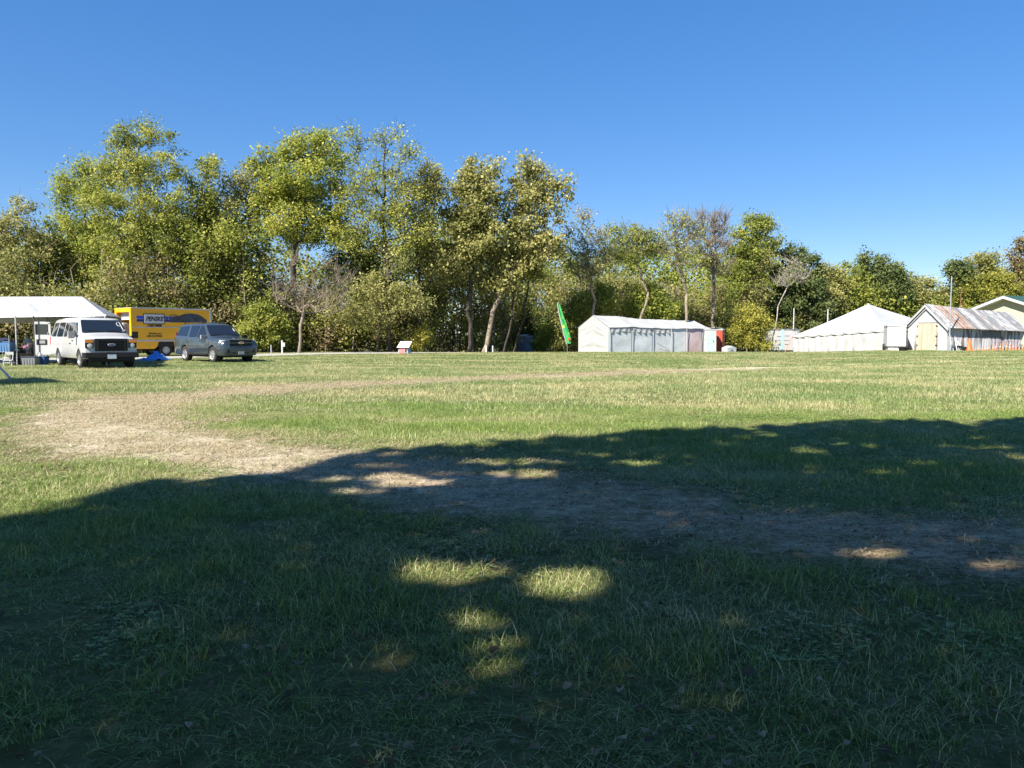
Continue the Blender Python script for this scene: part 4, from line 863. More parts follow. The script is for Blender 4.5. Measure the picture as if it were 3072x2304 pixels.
def suv():
    h = Vector((.74, -.67, 0)).normalized(); l = Vector((-h.y, h.x, 0)); c = Vector((-14.75, 38.1, 0)) + l * .97
    root = empty('sport_utility_vehicle', 'blue grey sport utility vehicle parked on the grass before the yellow truck', 'car', tuple(c), math.atan2(h.y, h.x))
    st = [(.98, .78, .84, .80, .72, .98), (.93, .88, .92, .90, .80, 1.10), (.78, .96, .985, .98, .86, 1.15), (.45, .98, 1.0, 1.05, .88, 1.19), (-.30, .98, 1.0, 1.12, .87, 1.26), (-.48, .98, 1.0, 1.16, .84, 1.30), (-1.22, .98, 1.0, 1.24, .72, 1.86), (-1.5, .98, 1.0, 1.25, .70, 1.94),
          (-2.6, .98, 1.0, 1.25, .70, 1.96), (-3.6, .98, 1.0, 1.26, .70, 1.93), (-3.98, .97, .99, 1.26, .69, 1.87), (-4.14, .95, .97, 1.2, .80, 1.30), (-4.18, .92, .94, 1.0, .84, 1.08)]
    V = Car(st, .36, [(0, .45, .40), (-2.95, .45, .40)]); V.body(M['slate'], root)
    MB().box((-1.5, 0, .42), (4.6, 1.5, .3)).build('underbody', M['under'], root)
    for x in (0, -2.95): MB().box((x, 0, .62), (.92, 1.70, .5)).build('wheel_well', M['under'], root)
    for s in (-1, 1):
        for x in (0, -2.95): wheel(root, x, s * .86, .40, .27, s, M['alloy'], .64, 5)
    def wpt(y, t, off=.015): return Vector((-.50 - .73 * t, y, 1.32 + .55 * t)) + Vector((.6, 0, .8)).normalized() * (off + .028 * (1 - (y / .9) ** 2))
    mb = MB(); mb.slab([wpt(y, t) for y, t in roundpoly([(-.80, .03), (.80, .03), (.66, .95), (-.66, .95)], .08)], (-.025, 0, -.035)); w = mb.build('windscreen', M['glass'], root)
    mb = MB()
    for a, b in (((.6, .07), (.05, .1)), ((-.1, .07), (-.62, .1))): mb.tube(wpt(a[0], a[1], .03), wpt(b[0], b[1], .03), .01)
    mb.build('wiper', M['black'], w)
    MB().box(wpt(.62, .5, .03), (.02, .03, .26), Matrix.Rotation(-1., 3, 'Y')).build('window_marking', M['wht'], w)
    for s in (-1, 1):
        V.pane([(-.72, 1.28), (-1.55, 1.28), (-1.55, 1.84), (-1.30, 1.84)], s, M['glass'], 'window', root)
        V.pane([(-1.68, 1.28), (-2.45, 1.28), (-2.58, 1.84), (-1.68, 1.85)], s, M['glass'], 'window', root)
        V.pane([(-2.72, 1.32), (-3.95, 1.34), (-3.80, 1.80), (-2.84, 1.84)], s, M['glass'], 'window', root)
        for x0, a, b in ((-.50, .5, 1.2), (-1.61, .42, 1.78), (-2.55, .85, 1.3)):
            V.pane([(x0, a), (x0 - .014, a), (x0 - .014, b), (x0, b)], s, M['black'], 'door_seam', root, off=.001, th=.004, rnd=False)
        for x0 in (-1.42, -2.36): V.pane([(x0, 1.11), (x0 + .17, 1.11), (x0 + .17, 1.15), (x0, 1.15)], s, M['chrome'], 'door_handle', root, th=.035)
        V.pane([(-.5, .68), (-2.4, .68), (-2.4, .73), (-.5, .73)], s, M['slate'], 'side_trim', root, th=.022)
        mb = MB(); mb.slab([(.955, s * .62, .86), (.88, s * .93, .86), (.72, s * .985, .98), (.75, s * .95, 1.12), (.93, s * .68, 1.10)], (-.06, 0, 0)); hl = mb.build('headlight', M['lens'], root, bevel=.01)
        mb = MB(); mb.box((-.66, s * 1.10, 1.27), (.12, .26, .19)); mb.tube((-.68, s * .92, 1.22), (-.68, s * 1.02, 1.24), .03); mb.build('mirror', M['grey'] if s < 0 else M['black'], root, bevel=.03)
        MB().box((-1.5, s * .93, .40), (1.9, .16, .05)).build('running_board', M['black'], root, bevel=.015)
        mb = MB(); mb.path([(-1.6, s * .62, 1.96), (-1.75, s * .62, 2.02), (-3.5, s * .62, 2.01), (-3.65, s * .62, 1.94)], .022, 6); mb.build('roof_rail', M['black'], root)
        MB().box((-4.12, s * .84, 1.25), (.08, .16, .5)).build('tail_light', M['red'], root, bevel=.02)
    bp = MB(); bp.box((.93, 0, .62), (.16, 1.66, .26)); bp.box((.90, 0, .44), (.14, 1.5, .18)); bo = bp.build('bumper', M['slate'], root, bevel=.04)
    for s in (-1, 1):
        MB().lathe([(.001, .0), (.07, .0), (.08, -.02)], (1.018, s * .66, .58), 'x', 14).build('fog_light', M['black'], bo)
        MB().box((.975, s * .33, .50), (.03, .18, .09)).build('air_intake', M['black'], bo)
    g = MB().box((.965, 0, .97), (.06, 1.18, .30)).build('grille', M['black'], root, bevel=.02)
    mb = MB(); mb.box((1.0, 0, .985), (.03, 1.22, .055)); mb.box((.985, 0, 1.125), (.04, 1.22, .025)); mb.box((.985, 0, .815), (.04, 1.22, .025))
    for s in (-1, 1): mb.box((.985, s * .60, .97), (.04, .025, .3))
    mb.build('grille_bar', M['slate'], g)
    bt = [(-.15, -.035), (-.05, -.035), (-.05, -.055), (.05, -.055), (.05, -.035), (.15, -.035), (.13, .035), (.05, .035), (.05, .055), (-.05, .055), (-.05, .035), (-.13, .035)]
    mb = MB(); mb.slab([(1.02, y, .985 + z) for y, z in bt], (.014, 0, 0)); mb.build('badge', M['chrome'], g)
    mb = MB(); mb.slab([(1.035, y * .7, .985 + z * .6) for y, z in bt], (.006, 0, 0)); mb.build('badge_face', mat('badge_red', (.5, .1, .05), .4), g)
    MB().box((1.02, 0, .49), (.012, .3, .14)).build('number_plate', M['wht'], bo)
suv()

def truck():
    h = Vector((.65, .76, 0)).normalized(); l = Vector((-h.y, h.x, 0)); c = Vector((-23.5, 48.0, 0))
    # local: x forward from the box's rear end, y=0 is the near (right) side, body extends to y=+2.3
    root = empty('box_truck', 'yellow rental box truck with open rear standing on the gravel road', 'truck', tuple(c), math.atan2(h.y, h.x))
    z0, z1, L, Wd = .62, 3.03, 5.2, 2.3
    bx = MB()      # shell: two sides, roof, floor, front; open at the rear
    bx.box((L / 2, .03, (z0 + z1) / 2), (L, .06, z1 - z0)); bx.box((L / 2, Wd - .03, (z0 + z1) / 2), (L, .06, z1 - z0)); bx.box((L / 2, Wd / 2, z0 + .03), (L, Wd - .13, .06)); bx.box((L - .03, Wd / 2, (z0 + z1) / 2), (.06, Wd - .13, z1 - z0 - .14))
    b = bx.build('cargo_box', M['yellow'], root)
    MB().box((L / 2, Wd / 2, z1 + .02), (L + .02, Wd + .02, .08)).build('roof', M['gal'], root, bevel=.02)
    fr = MB(); fr.box((-.03, .11, (z0 + z1) / 2), (.1, .24, z1 - z0 + .06)); fr.box((-.03, Wd - .11, (z0 + z1) / 2), (.1, .24, z1 - z0 + .06)); fr.box((-.03, Wd / 2, z1 - .1), (.09, Wd - .45, .26)); fr.box((-.03, Wd / 2, z0 + .02), (.09, Wd - .45, .16)); fr.build('rear_frame', M['yellow'], root)
    MB().box((.25, Wd / 2, z1 - .45), (.04, Wd - .3, .5)).build('roll_door', M['wht'], root)
    MB().box((.8, Wd - .3, 1.5), (1.2, .4, 1.3)).build('cargo', mat('cargo_blankets', (.45, .45, .47), .9, var=.4, scale=2), root, bevel=.08)
    mb = MB(); mb.box((L / 2, -.012, 1.86), (L - .1, .02, .05)); mb.box((1.6, -.012, 1.02), (3.0, .02, .09)); mb.build('rub_rail', M['gal'], b)
    rail = MB().box((L / 2, -.008, z1 - .07), (L - .1, .016, .07)).build('top_rail', M['yellow'], b)
    MB().box((L - .06, -.014, (z0 + z1) / 2), (.12, .03, z1 - z0 - .04)).build('corner_post', M['gal'], b)
    # stripe, sign board, lettering
    MB().box((L * .40 + .22, -.008, 2.47), (L * .8 - .1, .014, .17)).build('stripe', M['blue'], b)
    MB().box((L * .40 + .22, -.008, 2.28), (L * .8 - .1, .014, .16)).build('stripe', M['navy'], b)
    MB().box((L * .40 + .22, -.007, 2.378), (L * .8 - .1, .012, .02)).build('stripe', M['wht'], b)
    MB().box((1.35, -.02, 2.38), (1.34, .03, .66)).build('sign_border', M['blk'], b, bevel=.012)
    MB().box((1.35, -.038, 2.38), (1.24, .02, .56)).build('sign_panel', M['wht'], b, bevel=.008)
    TM = lambda x, z, o=-.052: Matrix.Translation((x, o, z)) @ Matrix.Rotation(math.pi / 2, 4, 'X')
    text_mesh('PENSKE', .36, M['blk'], 'lettering', b, TM(1.35, 2.38), shear=.35, bold=.014, width=1.14)
    text_mesh('Truck Rental', .25, M['blk'], 'lettering', b, TM(1.35, 1.985, -.006), shear=.35, bold=.012, width=.95)
    text_mesh('GoPenske.com', .17, M['blk'], 'lettering', b, TM(1.38, 1.47, -.006), shear=.2, bold=.003, width=.8)
    text_mesh('1-800-GO-PENSKE', .18, M['blk'], 'lettering', b, TM(1.34, 1.30, -.006), shear=.2, bold=.004, width=1.0)
    # dark vehicle graphic on the box side
    car = [(2.35, 2.42), (2.6, 2.55), (2.95, 2.60), (3.3, 2.72), (3.75, 2.78), (4.25, 2.72), (4.6, 2.55), (4.85, 2.35), (4.85, 2.18), (2.4, 2.18)]
    mb = MB(); mb.slab([(x, -.018, z) for x, z in car], (0, .014, 0)); mb.build('graphic', mat('graphic_dark', (.05, .06, .08), .4, col2=(.02, .02, .03), scale=3), b)
    mb = MB(); mb.path([(2.2, -.022, 2.3)] + [(2.62 + .42 * math.cos(a), -.022, 2.32 + .34 * math.sin(a)) for a in np.linspace(math.pi, .2, 9)], .02, 4); mb.build('graphic_line', M['blk'], b)
    # lower skirt rising over the rear wheel, chassis, cab
    mb = MB(); mb.slab([(x, .02, z) for x, z in ((.05, .62), (.05, .5), (1.35, .5), (1.5, .62))], (0, .05, 0)); mb.build('skirt', M['yellow'], b)
    MB().box((L / 2 + .9, Wd / 2, .5), (L + 1.2, .9, .2)).build('chassis', M['under'], root)
    MB().box((.02, Wd / 2, .5), (.14, Wd - .1, .12)).build('bumper', M['black'], root)
    for x in (2.1, L + 1.1):
        for y, s in ((.18, -1), (Wd - .18, 1)): wheel(root, x, y, .40, .26, s, M['wht'], .56, 4)
    mb = MB(); mb.slab([(x, .0, z) for x, z in ((1.62, .95), (2.58, .95), (2.66, .62), (1.5, .62))], (0, .04, 0)); mb.v = [(x, y - .004, z) for x, y, z in mb.v]; mb.build('wheel_arch', M['under'], b)
    cb = MB(); prof = [(L + .05, .55), (L + 2.35, .55), (L + 2.4, 1.25), (L + 1.65, 1.42), (L + 1.2, 2.05), (L + .05, 2.1)]
    cb.slab([(x, .14, z) for x, z in prof], (0, Wd - .28, 0)); cab = cb.build('cab', M['wht'], root, bevel=.05)
    MB().slab([(x, .115, z) for x, z in ((L + .25, 1.45), (L + 1.45, 1.45), (L + 1.12, 1.95), (L + .25, 1.97))], (0, .03, 0)).build('window', M['glass'], cab)
    mb = MB(); mb.slab([(L + 1.66, .3, 1.46), (L + 1.66, Wd - .3, 1.46), (L + 1.24, Wd - .35, 2.02), (L + 1.24, .35, 2.02)], (.03, 0, .03)); mb.build('windscreen', M['glass'], cab)
truck()

# ------------------------------------------------------------------ tents
CL = dict(wallw=mat('tent_wall_fabric', (.42, .42, .41), .6, var=.2, scale=1.6, bump=.6, bscale=3), white=mat('white_tent_fabric', (.41, .415, .41), .55, var=.12, scale=1.6, bump=.5, bscale=3), inner=mat('tent_underside', (.62, .6, .52), .7),
          clear=mat('clear_plastic_sheet', (.56, .59, .6), .3, var=.1, scale=1.1, spec=.6, bump=.3, bscale=5), pole=mat('tent_pole', (.6, .6, .6), .4, metal=.5), dpole=mat('dark_pole', (.06, .06, .065), .5))
def quadfn(a, b, c, d, wr=0., sx=3., sy=3., seed=0, sag=0.):
    """a-b bottom edge, d-c top edge; wrinkled along its normal, sagging in the middle"""
    a, b, c, d = map(Vector, (a, b, c, d)); n = (b - a).cross(d - a).normalized()
    def f(s, t):
        p = a.lerp(b, s).lerp(d.lerp(c, s), t); e = min(1, 6 * min(s, 1 - s, t + .0, 1 - t))
        w = (float(fbm(s * sx + seed * 7.1, t * sy + seed * 3.3, seed, 3)) - .5) * 2 * wr
        p = p + n * w * e; p.z -= sag * math.sin(math.pi * s) * math.sin(math.pi * min(1, t * 1.0)) if sag else 0
        return p
    return f
def pent(a, b): return Vector((*a, b))

def left_tent():
    root = empty('carport_tent', 'open white frame tent on poles above the boxes and the van at far left', 'tent', (-24, 37, 0)); R = Vector((-24, 37, 0))
    FL, FR, BR, BL = Vector((-30, 34.4, 2.22)), Vector((-18.05, 34.5, 2.23)), Vector((-20.4, 40.5, 2.28)), Vector((-31, 40.5, 2.25)); RL, RR = Vector((-30.5, 37.5, 3.2)), Vector((-20.75, 37.5, 3.22))
    mb = MB(); 
    for f in (quadfn(FL - R, FR - R, RR - R, RL - R, .13, 22, 2.5, 1), quadfn(BR - R, BL - R, RL - R, RR - R, .04, 12, 2, 2)): mb.cloth(f, 60, 12)
    roof = mb.build('roof', CL['white'], root, smooth=50)
    mb = MB(); mb.cloth(quadfn(FR - R, BR - R, RR - R + Vector((0, .05, 0)), RR - R - Vector((0, .05, 0)), .03, 4, 3, 3), 12, 12); mb.build('roof_end', CL['white'], root, smooth=50)
    mb = MB(); mb.cloth(quadfn(BL - R - Vector((0, 0, .28)), BR - R - Vector((0, 0, .28)), BR - R, BL - R, .02, 8, 1, 4), 40, 3)
    mb.build('valance', CL['inner'], root)
    mb = MB(); mb.path([FL - R, FR - R, BR - R, BL - R], .025); mb.path([FL - R - Vector((0, 0, .16)), Vector((-24.6, 34.45, 2.14)) - R, FR - R - Vector((0, 0, .02))], .015); mb.build('eave_rail', CL['pole'], root)
    for i, x in enumerate((-22.05, -21.25, -27.6, -29.9)):
        MB().tube((x - R.x, 34.45 - R.y, 0), (x - R.x, 34.45 - R.y, 2.22), .028).build('pole', CL['pole'] if i != 1 else CL['dpole'], root)
    for x in (-20.6, -24.3, -30.9): MB().tube((x - R.x, 40.45 - R.y, 0), (x - R.x, 40.45 - R.y, 2.24), .028).build('pole', CL['pole'], root)
    MB().tube(Vector((-22.9, 34.45, 2.2)) - R, Vector((-23.5, 34.45, 1.6)) - R, .02).build('brace', CL['dpole'], root)
    MB().tube(Vector((-18.1, 34.5, 0)) - R, Vector((-18.1, 34.5, 2.22)) - R, .028).build('pole', CL['pole'], root)
left_tent()
def popup():
    a, b = Vector((-14.1, 20.2, 0)), Vector((-16.5, 22.5, 0)); e = (b - a).normalized(); n = Vector((-e.y, e.x, 0)); 
    if n.x > 0: n = -n
    c, d = b + n * 3, a + n * 3; root = empty('popup_canopy', 'white pop-up canopy just outside the left edge with one splayed leg showing', 'canopy', tuple(a)); ctr = (a + c) / 2 + Vector((0, 0, 3.0))
    top = [p + Vector((0, 0, 2.15)) for p in (a, b, c, d)]; mb = MB()
    for k in range(4):
        p, q = top[k] - a, top[(k + 1) % 4] - a; mb.slab([p, q, ctr - a], (0, 0, .012)); mb.slab([p, q, q - Vector((0, 0, .22)), p - Vector((0, 0, .22))], (.006, .006, 0))
    mb.build('canopy_cloth', CL['white'], root)
    foot = Vector((*G(34, 1138), 0)); feet = [a + Vector((.1, -.1, 0)), foot, c, d]
    for k in range(4):
        mb = MB(); t = top[k] - a; f = feet[k] - a; dd = (t - f); Rm = dd.to_track_quat('Z', 'Y').to_matrix(); mb.box(f + dd * .5, (.06, .06, dd.length), Rm); mb.build('leg', mat('aluminium_leg', (.6, .6, .6), .6) if k == 0 else D.materials['aluminium_leg'], root)
popup()

def wall(mb, a, b, z0a, z1a, z0b, z1b, wr, sx, seed, nu=30, nv=8, th=.01):
    mb.cloth(quadfn((a[0], a[1], z0a), (b[0], b[1], z0b), (b[0], b[1], z1b), (a[0], a[1], z1a), wr, sx, 4, seed), nu, nv, th)
def long_tent():
    A, B = np.array([8.2, 66.]), np.array([18.45, 72.]); e = (B - A) / np.linalg.norm(B - A); n = np.array([-e[1], e[0]]); w = 4.4; C, Dd = B + n * w, A + n * w
    O = Vector((A[0], A[1], zgf(*A))); root = empty('long_tent', 'long white party tent with grey clear side sheets in the middle distance', 'tent', tuple(O))
    L = lambda p, z: Vector((p[0], p[1], z)) - O
    eA, eB, eC, eD = 2.03, 1.93, 1.95, 2.03; rm = (A + Dd) / 2; rn = (B + C) / 2; rz = [3.08, 3.06, 2.86, 2.80, 2.78, 2.72]; ez = [2.04, 2.08, 1.97, 1.96, 1.97, 1.93]
    mb = MB()
    def roof(side):
        P0, P1 = (A, B) if side else (Dd, C)
        def f(s, t):
            s2 = s if side else 1 - s
            r = rm + (rn - rm) * s2; p = P0 + (P1 - P0) * s2; q = p + (r - p) * t + (p - r) / np.linalg.norm(p - r) * .12 * (1 - t)
            z = (1 - t) * float(np.interp(s2, np.linspace(0, 1, 6), ez)) + t * float(np.interp(s2, np.linspace(0, 1, 6), rz))
            z += -.06 * math.sin(math.pi * t) * abs(math.sin(5 * math.pi * s2)) + (float(fbm(s2 * 14, t * 3, 8)) - .5) * .09
            return L(q, z)
        return f
    mb.cloth(roof(True), 60, 10); mb.cloth(roof(False), 40, 6); mb.build('roof', CL['white'], root, smooth=50)
    # gable wall, left
    g = MB()
    def gab(P0, P1, e0, e1, pz, sd):
        def f(s, t):
            p = P0 + (P1 - P0) * s; zt = (e0 + (pz - e0) * s * 2) if s < .5 else (pz + (e1 - pz) * (s - .5) * 2); zb = zgf(*p) - .02; z = zb + (zt - zb) * t
            o = (float(fbm(s * 1.4 + sd, t * 9, 5 + sd)) - .5) * .16 * min(1, 5 * min(s, 1 - s)) * min(1, 5 * (1 - t)); return L((p[0] - e[0] * o, p[1] - e[1] * o), z)
        return f
    g.cloth(gab(Dd, A, eD, eA, 3.07, 0), 30, 30); g.build('end_wall', CL['white'], root, smooth=60)
    g = MB(); g.cloth(gab(B, C, eB, eC, 2.72, 3), 16, 12); g.build('end_wall', CL['white'], root, smooth=60)
    g = MB(); g.cloth(lambda s, t: L(C + (Dd - C) * s, (zgf(*(C + (Dd - C) * s)) - .02) * (1 - t) + t * (eC + (eD - eC) * s)), 20, 4); g.build('back_wall', CL['white'], root)
    # clear sheets between the poles
    ks = [0., .205, .40, .585, .74, .89, 1.]; colr = ['clear', 'clear', 'clear', 'clear', 'pink', 'clear']
    CL['pink'] = mat('clear_sheet_with_red_behind', (.54, .5, .51), .3, col2=(.52, .4, .4), scale=.5, spec=.6)
    for i in range(6):
        p, q = A + (B - A) * ks[i], A + (B - A) * ks[i + 1]; mb = MB(); h0, h1 = np.interp([ks[i], ks[i + 1]], np.linspace(0, 1, 6), ez)
        wall(mb, L(p, 0), L(q, 0), zgf(*p) - O.z, h0 - O.z - .02, zgf(*q) - O.z, h1 - O.z - .02, .05, 1.5, 20 + i, 22, 10); mb.build('side_sheet', CL[colr[i]], root, smooth=60)
        # gathered shiny upper fold
        mb = MB()
        def fold(s, t, p=p, q=q, i=i, h0=h0, h1=h1):
            x = p + (q - p) * (.08 + .84 * s); z = (h0 + (h1 - h0) * s) - .12 - t * (.16 + .22 * float(vnoise(s * 6 + i * 5, 2., 31))) ; o = .06 + .05 * math.sin(s * 19 + i) * t
            return L((x[0] - n[0] * o, x[1] - n[1] * o), z)
        if i in (0, 1, 2): mb.cloth(fold, 24, 3, .006); mb.build('folded_sheet', CL['white'], root)
        pp = q - n * .14; MB().tube(L(pp, zgf(*pp)), L(pp, h1 - .02), .028).build('pole', CL['dpole'] if i in (0, 1, 4) else CL['pole'], root)
    pp = A - n * .14; MB().tube(L(pp, zgf(*pp)), L(pp, 2.03), .03).build('pole', CL['pole'], root)
    # loose crumpled sheet on the ground by the middle pole
    q = A + (B - A) * .56 - n * .35; z = zgf(*q); mb = MB()
    for (x0, z0_, x1, z1_, r) in ((-1.6, 1.15, -.1, .5, .05), (-1.3, .62, -.15, .42, .05), (-1.1, .08, .05, .38, .08), (.1, .7, .12, .0, .07)):
        a_ = q + e * x0; b_ = q + e * x1; mb.cloth(quadfn(L(a_, z + z0_ - r), L(b_, z + z1_ - r), L(b_, z + z1_ + r), L(a_, z + z0_ + r), .03, 3, 2, 9), 8, 3)
    mb.build('loose_sheet', CL['white'], root)
long_tent()

def toilet(name, label, X, Y, rz, body, door, roofm, s=1.0, loc_z=None):
    z = zgf(X, Y) if loc_z is None else loc_z
    root = empty(name, label, 'portable toilet', (X, Y, z), rz)
    w, d, h = 1.1 * s, 1.15 * s, 2.02
    b = MB().box((0, 0, h / 2 + .08), (w, d, h - .08), taper=.97).build('cabin', body, root, bevel=.03)
    MB().box((0, 0, .06), (w + .06, d + .06, .12)).build('base', M['grey'], root, bevel=.02)
    mb = MB(); mb.grid(lambda u_, v_: ((u_ - .5) * (w + .06), (v_ - .5) * (d + .06), h + .02 + .2 * math.sin(math.pi * u_) ** .7 * (1 - .15 * (2 * v_ - 1) ** 2)), 12, 6)
    n_ = len(mb.v); mb.box((0, 0, h + .03), (w + .06, d + .06, .08)); mb.build('roof', roofm, root, smooth=50)
    fr = MB(); 
    for x in (-.36, .36): fr.box((x * s, -d / 2 - .02, 1.0), (.06, .05, 1.8))
    fr.box((0, -d / 2 - .02, 1.9), (.78 * s, .05, .07)); 
    dr = MB().box((0, -d / 2 - .012, 1.0), (.66 * s, .04, 1.76)).build('door', door, root, bevel=.01)
    fr.build('door_frame', roofm if door is not body else body, root)
    mb = MB()
    for zz in (.55, .9, 1.25): mb.box((0, -d / 2 - .036, zz), (.5 * s, .02, .05))
    mb.build('door_rib', door, dr); MB().box((.26 * s, -d / 2 - .05, 1.05), (.05, .04, .14)).build('handle', M['black'], dr)
    mb = MB()
    for k in range(3): mb.box((w / 2 * .99 + .0, -.0, .5 + k * .45), (.03, .6, .3))
    for k in range(3): mb.box((-w / 2 * .99 - .0, -.0, .5 + k * .45), (.03, .6, .3))
    mb.build('side_panel', body, b, bevel=.01)
    for x in (-1, 1): MB().box((x * w * .49, 0, 1.86), (.035, .7, .1)).build('vent', M['grey'], b)
    MB().tube((-w * .36, d * .4, h), (-w * .36, d * .4, h + .36), .045).build('vent_pipe', M['grey'], root)
    return root, b, dr
tb = mat('toilet_slate', (.16, .22, .29), .5, var=.15, scale=2); tt = mat('toilet_teal', (.36, .47, .45), .5, var=.12, scale=3); twh = mat('toilet_white', (.43, .44, .44), .5); tr_ = mat('toilet_red', (.42, .07, .035), .5, var=.15, scale=2)
def toilets():
    p = P(1577, 1050, 77); r, b, dr = toilet('portable_toilet', 'blue grey portable toilet alone at the edge of the wood', p.x, 77, math.radians(45), tb, tb, mat('toilet_roof_grey', (.3, .34, .38), .5), loc_z=-.79)
    MB().box((.18, -.62, 1.55), (.3, .03, .26)).build('notice', M['plate'], dr)
    MB().box((-.58, -.05, 1.6), (.03, .34, .24)).build('notice', M['wht'], b)
    p = P(2129, 1050, 69); toilet('portable_toilet', 'pale teal and white portable toilet against the end of the long tent', p.x, 69, math.radians(-8), twh, tt, twh, .92, loc_z=-.22)
    p = P(2152, 1050, 70.6); toilet('portable_toilet', 'rusty red portable toilet with white roof beside the teal one', p.x, 70.6, math.radians(-26), tr_, tr_, twh, loc_z=-.2)
    p = P(2187, 1050, 68.5); root = empty('kennel', 'small white gabled box shelter beside the red portable toilet', 'kennel', (p.x, 68.5, zgf(p.x, 68.5)), math.radians(22))
    MB().box((0, 0, .3), (.95, .8, .6)).build('wall', twh, root, bevel=.01)
    mb = MB(); mb.slab([(-.5, -.42, .6), (.5, -.42, .6), (.5, -.42, .66), (0, -.42, .86), (-.5, -.42, .66)], (0, .84, 0)); mb.build('roof', twh, root, bevel=.01)
    mb = MB(); mb.slab([(-.2, -.405, .02), (.2, -.405, .02), (.2, -.405, .45), (0, -.405, .56), (-.2, -.405, .45)], (0, -.02, 0)); mb.build('doorway', mat('kennel_inside_shade', (.16, .16, .2), .8), root)  # dark slab on the front wall; its colour gives the inner shade
toilets()

def peak_tent():
    A, B = np.array([34.5, 71.5]), np.array([29.0, 80.]); v = B - A; w = np.linalg.norm(v); e = v / w; n = np.array([-e[1], e[0]]); n = n if n[0] > 0 else -n
    C, Dd = A + n * w, B + n * w; c = (A + Dd) / 2; O = Vector((A[0], A[1], zgf(*A))); root = empty('peaked_tent', 'large white square tent rising to a single peak', 'tent', tuple(O)); L = lambda p, z: Vector((p[0], p[1], z)) - O
    cor = [(A, 1.90), (B, 1.28), (Dd, 1.5), (C, 2.12)]; pk = L(c, 4.5); roof = MB(); 
    for k in range(4):
        (p, zp), (q, zq) = cor[k], cor[(k + 1) % 4]
        def f(s, t, p=p, q=q, zp=zp, zq=zq, k=k):
            b = L(p + (q - p) * s, zp + (zq - zp) * s); t2 = t; pt = b.lerp(pk, t2); pt.z -= .28 * math.sin(math.pi * t) * (.4 + .6 * math.sin(math.pi * s)) * .7; pt.z += (float(fbm(s * 6, t * 3, 60 + k)) - .5) * .07 * (1 - t); 
            return pt
        roof.cloth(f, 24, 14, .01)
    roof.build('roof', CL['white'], root, smooth=35)
    MB().lathe([(.05, 0), (.12, .02), (.1, .1), (.001, .14)], tuple(pk - Vector((0, 0, .06))), 'z', 10).build('peak_cap', M['wht'], root)
    for k in range(4):
        (p, zp), (q, zq) = cor[k], cor[(k + 1) % 4]; g0, g1 = zgf(*p) - O.z - .02, zgf(*q) - O.z - .02; mb = MB(); inn = (c - (p + q) / 2); inn = inn / np.linalg.norm(inn) * .06
        cw = [0, .33, .6, .82, 1] if k == 0 else [0, .5, 1]
        for j in range(len(cw) - 1):
            a_, b_ = p + (q - p) * (cw[j] + .002) + inn, p + (q - p) * (cw[j + 1] - .002) + inn; mb = MB()
            za, zb2 = zp + (zq - zp) * cw[j] - O.z, zp + (zq - zp) * cw[j + 1] - O.z; ga, gb = g0 + (g1 - g0) * cw[j], g0 + (g1 - g0) * cw[j + 1]
            def f(s, t, a_=a_, b_=b_, za=za, zb2=zb2, ga=ga, gb=gb, k=k, j=j):
                x = a_ + (b_ - a_) * s; o = (.05 * math.sin(s * 14 + 6 * (1 - t) * (s - .5) + k) + .07 * (float(fbm(s * 5 + j, t * 3, 70 + k)) - .5)) * min(1, 8 * (1 - t)); x = x - inn / .06 * o
                return Vector((x[0], x[1], 0)) - Vector((O.x, O.y, 0)) + Vector((0, 0, (ga + (gb - ga) * s) * (1 - t) + t * (za + (zb2 - za) * s - .02)))
            mb.cloth(f, 24, 8, .008); mb.build('side_wall', CL['wallw'], root, smooth=60)
        # valance with scallops
        nseg = 7
        mb = MB()
        for j in range(nseg):
            a_, b_ = p + (q - p) * j / nseg, p + (q - p) * (j + .97) / nseg; za, zb2 = zp + (zq - zp) * j / nseg, zp + (zq - zp) * (j + .97) / nseg
            out = -inn / .06 * .05
            a_, b_ = a_ + out, b_ + out
            mb.slab([L(a_, za + .02), L(b_, zb2 + .02), L(b_, zb2 - .10), L(a_ + (b_ - a_) * .5, (za + zb2) / 2 - .22), L(a_, za - .20)], (-out[0] * .3, -out[1] * .3, 0))
        mb.build('valance', CL['white'], root)
    # guy straps
    for p, zt, dx in ((B, 1.25, (-1.2, -.6)), (A, 1.85, (1.6, -1.6))):
        f = p + np.array(dx); MB().tube(L(p, zt), L(f, zgf(*f)), .03).build('guy_strap', mat('orange_strap', (.6, .2, .12), .8) if p is B else D.materials['orange_strap'], root)
peak_tent()

